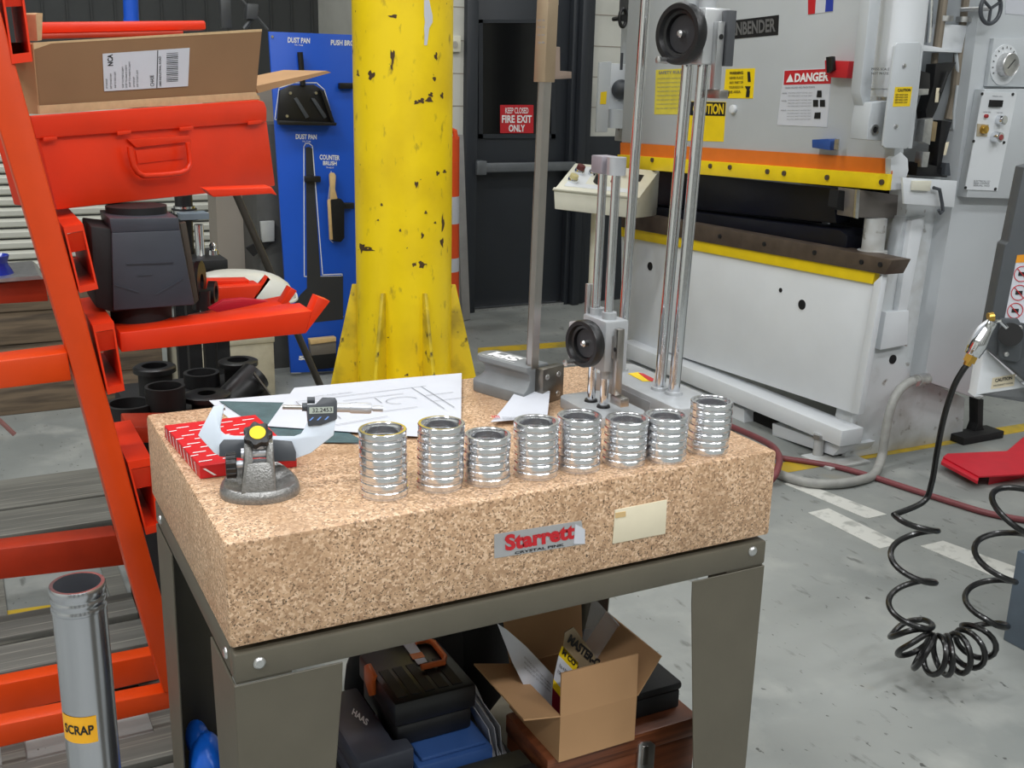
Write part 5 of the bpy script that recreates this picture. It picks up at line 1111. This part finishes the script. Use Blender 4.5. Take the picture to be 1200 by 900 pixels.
# signs on the ram
def sign(pix, mat, jobs, ink_=None, hdr=None, nm='sign', extra=None):
    o = slab(nm, pix, xr, -0.002, mat, pr)
    if hdr: slab('header', hdr[0], ('x', XR-0.002), -0.0008, hdr[1], o)
    px_ = ('x', XR-0.003)
    for mt, js in jobs: lettering([ptext(s, bl, br, tl, px_, 0.0012, bd_) for s, bl, br, tl, bd_ in js], mt, o); [lettering([], mt, o, 'symbol', [pquad(e, px_, 0.0012)]) for e in (extra or {}).get(mt.name, [])]
    return o
sign([(835, 27), (913, 17.5), (912, 41), (834, 48)], void_black, [(M('plate_letter', (104, 104, 104), 0.5), [('ENBENDER', (858, 42), (909, 37), (858, 27), 0.03)])], nm='name_plate')
def lines(x0, x1, ys_, h=1.6, sl_=0.0): return [('MACHINE SAFETY NOTICE TEXT', (x0-0.05*(y-ys_[0]), y), (x1-0.05*(y-ys_[0]), y+sl_), (x0-0.05*(y-ys_[0]), y-h), 0.0) for y in ys_]
sign([(769, 82), (806, 80), (803, 134), (767, 134)], M('notice_yellow', (222, 206, 74), 0.5), [(ink_pale, [('SAFETY RULES', (772, 87), (802, 86), (772, 83.5), 0.02)]+lines(771, 800, [93, 98, 103, 108, 113, 118, 123, 128], 1.6, -0.6))])
sign([(851, 81), (885, 80), (882.5, 115.5), (848, 115)], safety_yellow, [(ink, [('WARNING', (855, 87.5), (871, 87), (855, 84), 0.03), ('NEVER PLACE', (855, 93), (871, 92.5), (855, 90), 0.01), ('ANY PART OF', (855, 98.5), (871, 98), (855, 95.5), 0.01), ('YOUR BODY IN', (854.5, 104), (871, 103.5), (854.5, 101), 0.01), ('DIE AREA', (854, 109.5), (868, 109), (854, 106.5), 0.01)])], extra={'ink': [[(876, 84), (879, 84), (880, 96), (876.5, 96)], [(873, 101), (880, 101), (878, 106), (875.5, 106)], [(875, 106), (879, 106), (878, 114), (874, 114)], [(849, 108), (855, 107), (854, 113), (849, 113)]]})
sign([(806, 118.5), (851, 119.5), (848, 166), (802, 165)], safety_yellow, [(yellow_print, [('CAUTION', (812, 133.5), (848, 134), (812.5, 121.5), 0.03)])], hdr=([(806, 119), (850.5, 120), (849.5, 136), (805, 135)], void_black))
dg = sign([(919, 82), (975, 79.5), (969.5, 149), (911, 146.5)], paper, [(white_print, [('DANGER', (931, 96.5), (971, 95), (932, 86), 0.04)]), (ink_pale, [('CRUSH HAZARD AND PINCH POINTS', (920, 104), (955, 103), (920, 102), 0.01)]+lines(924, 952, [109.5, 113, 118, 121.5, 125, 130, 133.5, 137, 140.5], 1.2, -0.2)+[('NEVER', (917, 110), (922.5, 110), (917, 108.6), 0.02), ('NEVER', (916, 119), (922, 119), (916, 117.6), 0.02), ('ALWAYS', (915, 130), (921.5, 130), (915, 128.6), 0.02)])], hdr=([(919.5, 83), (974.5, 80.5), (973.5, 98), (918.5, 99.5)], red_print), extra={'white_print': [[(921.5, 96.5), (930, 96), (926.5, 86.5)]]})
[lettering([], void_black, dg, 'pictogram', [pquad(q, ('x', XR-0.003), 0.0012)]) for q in ([(958, 106), (963, 106), (963, 114), (957, 114)], [(953, 117), (959, 117), (959, 125), (953, 125)], [(961, 117), (967, 117), (967, 125), (961, 125)], [(955, 132), (962, 131.5), (961.5, 139), (954, 139)])]
fl = slab('flag_sticker', [(947, -6), (977, -7), (976, 13.5), (947, 17)], xr, -0.002, paper, pr)
slab('red_stripe', [(947, -6), (956.5, -6), (955, 16), (947, 17)], ('x', XR-0.002), -0.0008, red_print, fl); slab('blue_stripe', [(968.5, -6), (977, -7), (976, 13), (967, 14)], ('x', XR-0.002), -0.0008, blue_print, fl)
rs = slab('red_stop', [(977, 71), (1006, 72), (1003, 92), (984, 91), (978, 88)], xr, -0.05, red_print, pr, 0.003); slab('stop_block', [(972, 67), (979, 66), (980, 82), (973, 86)], ('x', XR-0.05), -0.02, black_pl, rs, 0.002)
bs_ = slab('blue_stop', [(962, 163.5), (981, 162.5), (984, 165), (983, 176), (962, 173)], xr, -0.05, M('stop_blue', (44, 80, 150), 0.4), pr, 0.003); slab('stop_end', [(979, 163), (984, 163), (983, 176), (978, 175)], ('x', XR-0.05), -0.004, zinc, bs_)
c = U(861, 128, xr); MB().cyl(c, c-Vector((0.02, 0, 0)), 0.02, seg=18).build('peg', press_light, pr, 0.004)
# far-end hydraulics (mirror of the near end)
YF = 3.98
slab('cover_plate', [(703, 73), (717, 72), (712, 155), (699, 155)], ('y', YF-0.1), 0.02, press_grey, pr, 0.003)
slab('caution_sticker', [(704, 108), (711, 107), (710, 122), (703, 122)], ('y', YF-0.1), -0.002, yellow_print, pr)
slab('valve_box', [(717, 74), (748, 76), (740, 130), (713, 128)], ('y', YF-0.03), 0.1, press_light, pr, 0.004)
MB().cyl(U(741, 105, ('y', YF)), U(747, -30, ('y', YF)), 0.075, seg=28).build('hydraulic_cylinder', press_grey, pr)
MB().cyl(U(745, 12, ('y', YF-0.05)), U(747, -30, ('y', YF-0.05)), 0.09, seg=28).build('cylinder_cap', M('cap_charcoal', (74, 76, 78), 0.5), pr)
MB().cyl(U(723, 150, ('y', YF-0.05)), U(724, 128, ('y', YF-0.05)), 0.055, seg=24).build('piston_rod', press_grey, pr)
MB().ball(U(728, 105, ('y', YF-0.05)), 0.055, seg=20).build('valve_dome', dark_grey_pl, pr)
slab('frame_end', [(736, 110), (752, 110), (746, 166), (731, 166)], ('y', YF-0.06), 0.1, press_dirty, pr, 0.004)
c = U(730, 21, ('y', YF-0.12)); hw2 = MB().tube([c+Vector((0.03*math.cos(t)*0.7, 0, 0.045*math.sin(t))) for t in [2*math.pi*k/22 for k in range(22)]], 0.010, 8, True).build('valve_wheel', black_pl, pr); MB().tube([c, c+Vector((0.03, 0.14, 0))], 0.012, 8).build('stem', black_pl, hw2); MB().cyl(c+Vector((0, 0.004, 0)), c-Vector((0, 0.012, 0)), 0.018).build('hub', black_pl, hw2)
MB().tube([U(729, 62, ('y', YF-0.1)), U(728, 82, ('y', YF-0.1))], 0.008, 8).build('rigid_pipe', dark_grey_pl, pr)

# ------------------------------------------------------------------ operator pendant
pd_ = thing('control_pendant', 'cream sloping-top operator pendant on a post before the press', 'control box', (2.4, 3.3, 0))
A = [U(649, 222, ('y', 3.15)), U(748.5, 232.5, ('y', 3.15)), U(743, 256, ('y', 3.15)), U(650, 245, ('y', 3.15))]
dpt = Vector((0.13, 0.34, 0)); rise = vz*0.075
pm = MB(); bm = pm.bm; F = [bm.verts.new(p) for p in A]; Bp = [U(674, 191, ('y', 3.42)), U(773, 200, ('y', 3.42)), U(769, 253, ('y', 3.42))]; Bp.append(Vector((Bp[0].x, Bp[0].y, A[3].z))); Bp[2] = Vector((Bp[1].x, Bp[1].y, Bp[2].z)); Bk = [bm.verts.new(p) for p in Bp]
bm.faces.new(F); bm.faces.new(Bk[::-1])
for i in range(4): j = (i+1) % 4; bm.faces.new((F[i], Bk[i], Bk[j], F[j]))
pm.build('housing', cream, pd_, 0.004)
tl_, tr_, bl_ = A[0]+dpt+rise, A[1]+dpt+rise, A[0]; sx_ = A[1]-A[0]; sy_ = Bp[0]-A[0]; sx_ = A[1]-A[0]; sn = sx_.cross(sy_).normalized(); sn = sn if sn.z > 0 else -sn
SP = lambda u_, v_, h=0.0: A[0]+sx_*u_+sy_*v_+sn*h
MB().prism([SP(0.08, 0.14), SP(0.92, 0.14), SP(0.92, 0.9), SP(0.08, 0.9)], sn*0.003).build('face_plate', press_light, pd_)
for (u_, v_, r, mt, h) in ((0.13, 0.64, 0.022, M('maroon_button', (90, 40, 40), 0.4), 0.045), (0.13, 0.64, 0.026, chrome, 0.025), (0.30, 0.66, 0.020, black_pl, 0.05), (0.30, 0.62, 0.026, chrome, 0.025), (0.13, 0.32, 0.022, M('amber_lens', (190, 180, 130), 0.3), 0.04), (0.13, 0.32, 0.026, chrome, 0.022), (0.42, 0.36, 0.024, black_pl, 0.04), (0.62, 0.7, 0.024, chrome, 0.03), (0.60, 0.42, 0.018, M('maroon_button', (90, 40, 40)), 0.03)):
    MB().cyl(SP(u_, v_, 0.003), SP(u_, v_, h), r, r*0.92, 22).build('push_button', mt, pd_, 0.002)
MB().prism([SP(0.76, 0.55, 0.003), SP(0.90, 0.55, 0.003), SP(0.90, 0.80, 0.003), SP(0.76, 0.80, 0.003)], sn*0.006).build('counter_window', void_black, pd_)
MB().prism([SP(-0.01, -0.03, -0.002), SP(1.01, -0.03, -0.002), SP(1.01, 0.02, -0.002), SP(-0.01, 0.02, -0.002)], sn*0.012).build('lid_lip', cream, pd_, 0.003)
pp2 = (A[2]+A[3])/2+dpt*0.6+Vector((0.06, 0, 0)); MB().cyl((pp2.x, pp2.y, 0.015), (pp2.x, pp2.y, pp2.z+0.02), 0.03, seg=20).build('post', cream, pd_); MB().cyl((pp2.x, pp2.y, 0), (pp2.x, pp2.y, 0.016), 0.13, seg=28).build('foot', cream, pd_, 0.003)

# ------------------------------------------------------------------ hoses, conduit, air gun and the machine at right
XH = 2.86
cdp = [U(1086, 446, ('y', 1.78)), U(1074, 446, ('y', 1.77)), U(1062, 450, ('y', 1.76)), U(1050, 463, ('y', 1.75)), U(1042, 485, ('y', 1.74)), U(1037, 512, ('y', 1.73)), U(1033, 536, ('y', 1.72))]
flo = [(1024, 556), (1006, 563), (980, 567), (950, 566), (925, 560), (905, 552), (885, 542), (850, 530), (815, 522)]
cdp += [U(x, y, ('z', 0.020)) for x, y in flo]
def smooth(pts, n=6):
    P = [Vector(p) for p in pts]; out = []
    for i in range(len(P)-1):
        a, b, c_, d = P[max(i-1, 0)], P[i], P[i+1], P[min(i+2, len(P)-1)]
        for k in range(n):
            t = k/n; out.append(0.5*((2*b)+(c_-a)*t+(2*a-5*b+4*c_-d)*t*t+(3*b-a-3*c_+d)*t**3))
    return out+[P[-1]]
cn_ = thing('flexible_conduit', 'thick grey flexible conduit looping from the press cabinet to the floor', 'conduit', cdp[-1])
MB().tube(smooth(cdp), 0.019, 14).build('sleeve', conduit_grey, cn_)
MB().cyl(cdp[0]+Vector((0.02, 0.02, 0)), cdp[1], 0.026, seg=16).build('gland', zinc, cn_); MB().cyl(cdp[1], cdp[1]+(cdp[2]-cdp[1])*0.4, 0.024, seg=6).build('gland_nut', zinc, cn_)
hz = ('z', 0.012)
hs = thing('air_hose', 'maroon rubber air hose running across the floor past the granite', 'hose', U(1000, 552, hz))
MB().tube(smooth([U(x, y, hz) for x, y in ((905, 533), (918, 537), (945, 541), (980, 547), (1020, 558), (1060, 571), (1110, 587), (1160, 602), (1215, 612), (1320, 630), (1420, 660))]), 0.012, 12).build('floor_run', hose_maroon, hs)
MB().tube(smooth([U(745, 452, ('x', 2.86)), U(800, 476, ('x', 2.86)), U(838, 492, ('x', 2.84)), U(855, 499, ('x', 2.80)), U(885, 512, ('x', 2.72)), U(905, 523, ('x', 2.66)), U(913, 535, ('x', 2.60)), U(912, 547, ('x', 2.55)), U(906, 560, ('x', 2.5)), U(893, 572, ('x', 2.47)), U(885, 585, hz), U(860, 598, hz), U(820, 600, hz)]), 0.014, 12).build('raised_run', hose_maroon, hs)
# red steel wedge on the floor
zw_ = 0.03; q = [(1105, 537), (1110, 533), (1180, 530), (1215, 500), (1215, 556), (1147, 560)]
rw = MB().prism([U(x, y, ('z', 0.045)) for x, y in q], (0, 0, 0.006)).build('red_plate', red_steel); tag(rw, 'bright red steel plate sticking in low over the floor at right', 'plate')
MB().prism([U(x, y, ('z', 0.045)) for x, y in ((1105, 537), (1147, 560), (1146, 564), (1103, 541))], (0, 0, -0.012)).build('front_lip', red_steel, rw)
MB().prism([U(x, y, ('z', 0.044)) for x, y in ((1180, 532), (1215, 502), (1215, 545), (1160, 556))], (0, 0, -0.044)).build('foot', red_steel, rw)
ft = thing('levelling_mount', 'black levelling mount under the press cabinet', 'levelling mount', U(1140, 516, ZF))
fcx = U(1142, 514, ZF); MB().box(fcx.x-0.13, fcx.x+0.13, fcx.y-0.05, fcx.y+0.05, 0, 0.035).build('pad', black_matte, ft, 0.004)
slab('stem', [(1146, 468), (1153, 468), (1152, 500), (1158, 511), (1140, 512), (1146, 496)], ('y', fcx.y), 0.05, black_matte, ft, 0.003)

# charcoal machine at the right edge that carries the air gun
HP = U(1105, 800, ZF); HN = Vector((_f.x, _f.y, 0)).normalized(); hp_ = (HP, HN)
mp_ = (HP+HN*0.16, HN); HR = Vector((HN.y, -HN.x, 0))
mh = thing('charcoal_machine', 'charcoal machine panel with a warning label at the right edge', 'machine', U(1200, 600, mp_))
slab('side_panel', [(1200, 196), (1640, 90), (1640, 600), (1330, 560), (1230, 470), (1157, 408), (1158, 392), (1178, 287), (1182, 284)], mp_, 0.05, machine_dark, mh, 0.003)
bt = [U(x, 130, (HP+HN*0.215, HN)) for x in (1500, 1640)]
MB().prism([Vector((bt[0].x, bt[0].y, 0)), Vector((bt[1].x, bt[1].y, 0)), bt[1], bt[0]], HN*0.5).build('body', machine_dark, mh, 0.004)
sp2 = slab('gun_holster', [(1170, 372), (1191, 372), (1198, 384), (1194, 420), (1190, 424), (1170, 420), (1168, 415)], mp_, -0.012, machine_dark, mh, 0.004)
MB().cyl(U(1184, 392, (mp_[0]-HN*0.012, HN)), U(1184, 392, (mp_[0]-HN*0.03, HN)), 0.030, seg=24).build('holster_cup', black_pl, sp2)
for x, y in ((1179, 415), (1195, 384)):
    c = U(x, y, (mp_[0]-HN*0.012, HN)); MB().lathe([(0.0005, 0.006), (0.006, 0.004), (0.007, 0)], c, -HN, 14, False).build('button_screw', zinc, sp2)
wl_ = slab('warning_label', [(1192, 299), (1225, 296), (1215, 382), (1177, 374)], mp_, -0.001, paper, mh)
mq = (mp_[0]-HN*0.0012, HN)
slab('label_header', [(1192, 299), (1225, 296), (1223, 306), (1190, 308)], mq, -0.0006, M('header_orange', (226, 150, 34), 0.5), wl_)
for (x, y) in ((1197.5, 321), (1194, 343), (1189.5, 364)):
    c = U(x, y, mq)-HN*0.0006; MB().lathe([(0.0185, 0), (0.0205, 0), (0.0205, 0.0006), (0.0185, 0.0006)], c, -HN, 32).build('prohibition_ring', red_print, wl_)
    d_ = (HR*0.7-vz*0.7); MB().obox(c-HN*0.0004, d_*0.019, (HR*0.7+vz*0.7)*0.001, HN*0.0003).build('prohibition_bar', red_print, wl_)
    MB().obox(c-HN*0.0002, HR*0.009, vz*0.005, HN*0.0002).build('pictogram', ink, wl_)
cvr = slab('lower_cover', [(1152, 414), (1158, 412), (1222, 472), (1222, 452), (1190, 458), (1142, 466), (1144, 462)], (HP+HN*0.20, HN), 0.05, press_light, mh, 0.003)
cl2 = slab('caution_label', [(1163, 443), (1190, 438), (1188, 452), (1161, 456)], (HP+HN*0.20, HN), -0.001, cream_tag, cvr)
lettering([ptext('CAUTION', (1166, 448), (1186, 444.5), (1166, 444), (HP+HN*0.1985, HN), 0.001, 0.03), ptext('DISCONNECT POWER', (1164, 453), (1187, 449.5), (1164, 451.2), (HP+HN*0.1985, HN), 0.001)], ink, cl2)
MB().box(2.30, 2.60, 0.2, 0.52, 0, 0.28).build('floor_cabinet', M('base_bluegrey', (84, 96, 108), 0.5), None, 0.004)
mb_ = bpy.context.scene.objects['floor_cabinet']; tag(mb_, 'blue-grey machine corner on the floor at the lower right edge', 'cabinet')
# air gun
ag = thing('air_blow_gun', 'polished metal air blow gun with brass fittings hung on the machine', 'air gun', U(1135, 423, hp_))
gq = (HP+HN*0.06, HN); W_ = lambda x, y: U(x, y, gq)
MB().tube(smooth([W_(1139, 416), W_(1147, 402), W_(1155, 389), W_(1163, 377)]), [0.020, 0.020, 0.021, 0.022, 0.022, 0.023, 0.023, 0.022, 0.021, 0.020, 0.019, 0.018, 0.017, 0.016, 0.015, 0.015, 0.015, 0.014, 0.014], 16).build('body', chrome, ag)
MB().tube(smooth([W_(1136, 408), W_(1142, 392), W_(1152, 381), W_(1163, 374)]), 0.006, 10).build('lever', satin, ag)
MB().cyl(W_(1158, 372), W_(1164, 371), 0.012, seg=16).build('valve_cap', brass, ag); MB().tube([W_(1163, 377), W_(1172, 376), W_(1180, 384)], 0.005, 10).build('nozzle', chrome, ag)
MB().cyl(W_(1135, 424), W_(1139, 416), 0.016, seg=6).build('brass_nut', brass, ag); MB().cyl(W_(1133, 428), W_(1135, 424), 0.010, seg=16).build('brass_barb', brass, ag)
# coiled hose: a helix wound round a hanging axis
sh_ = thing('coiled_hose', 'glossy black coiled air hose hanging in loops to the floor', 'hose', HP)
lead = [W_(1133, 428), W_(1127, 436), W_(1117, 455), W_(1106, 490), W_(1098, 530), W_(1092, 565), W_(1082, 588), U(1068, 600, (HP+HN*0.03, HN))]
def axis_pt(x, y, d=0.0): return U(x, y, (HP+HN*d, HN))
AX = smooth([axis_pt(1072, 600), axis_pt(1071, 640), axis_pt(1069, 690), axis_pt(1067, 722), axis_pt(1066, 742), axis_pt(1073, 757, -0.03), axis_pt(1088, 766, -0.05), axis_pt(1105, 768, -0.05), axis_pt(1122, 766, -0.05), axis_pt(1138, 758, -0.03), axis_pt(1150, 742), axis_pt(1156, 715), axis_pt(1164, 670), axis_pt(1180, 610), axis_pt(1205, 560)], 24)
nA = len(AX); LENS = [0]
for i in range(1, nA): LENS.append(LENS[-1]+(AX[i]-AX[i-1]).length)
hel = []; phi = 3.0; e_v = HR.copy(); last_ = None
for i in range(nA):
    s_ = i/(nA-1)*14
    # turns per segment: loose, packed at the bottom, loose again
    dens = 0.95 if s_ < 3.3 else (1.35 if s_ < 9.7 else 0.9)
    dens = (0.73 if s_ < 1 else 0.88 if s_ < 2 else 0.62 if s_ < 3 else 0.6 if s_ < 4 else 1.3 if s_ < 10 else 0.6 if s_ < 11 else 0.85 if s_ < 12 else 1.05)
    d_ = (AX[min(i+1, nA-1)]-AX[max(i-1, 0)]).normalized()
    e_v = (e_v-d_*e_v.dot(d_)).normalized(); g_v = d_.cross(e_v)
    rad = 0.056 if s_ < 3.6 or s_ > 10 else 0.050
    hel.append(AX[i]+e_v*rad*math.cos(phi)+g_v*rad*math.sin(phi))
    phi -= 2*math.pi*dens/24
low = min(p.z for p in hel); up_ = max(0, 0.012-low)
hel = [p+vz*up_*max(0, 1-(p.z-low)/0.25) for p in hel]
full = smooth(lead[:-1]+[hel[0]], 8)[:-1]+hel
MB().tube(full, 0.0078, 10).build('hose', black_rub, sh_)
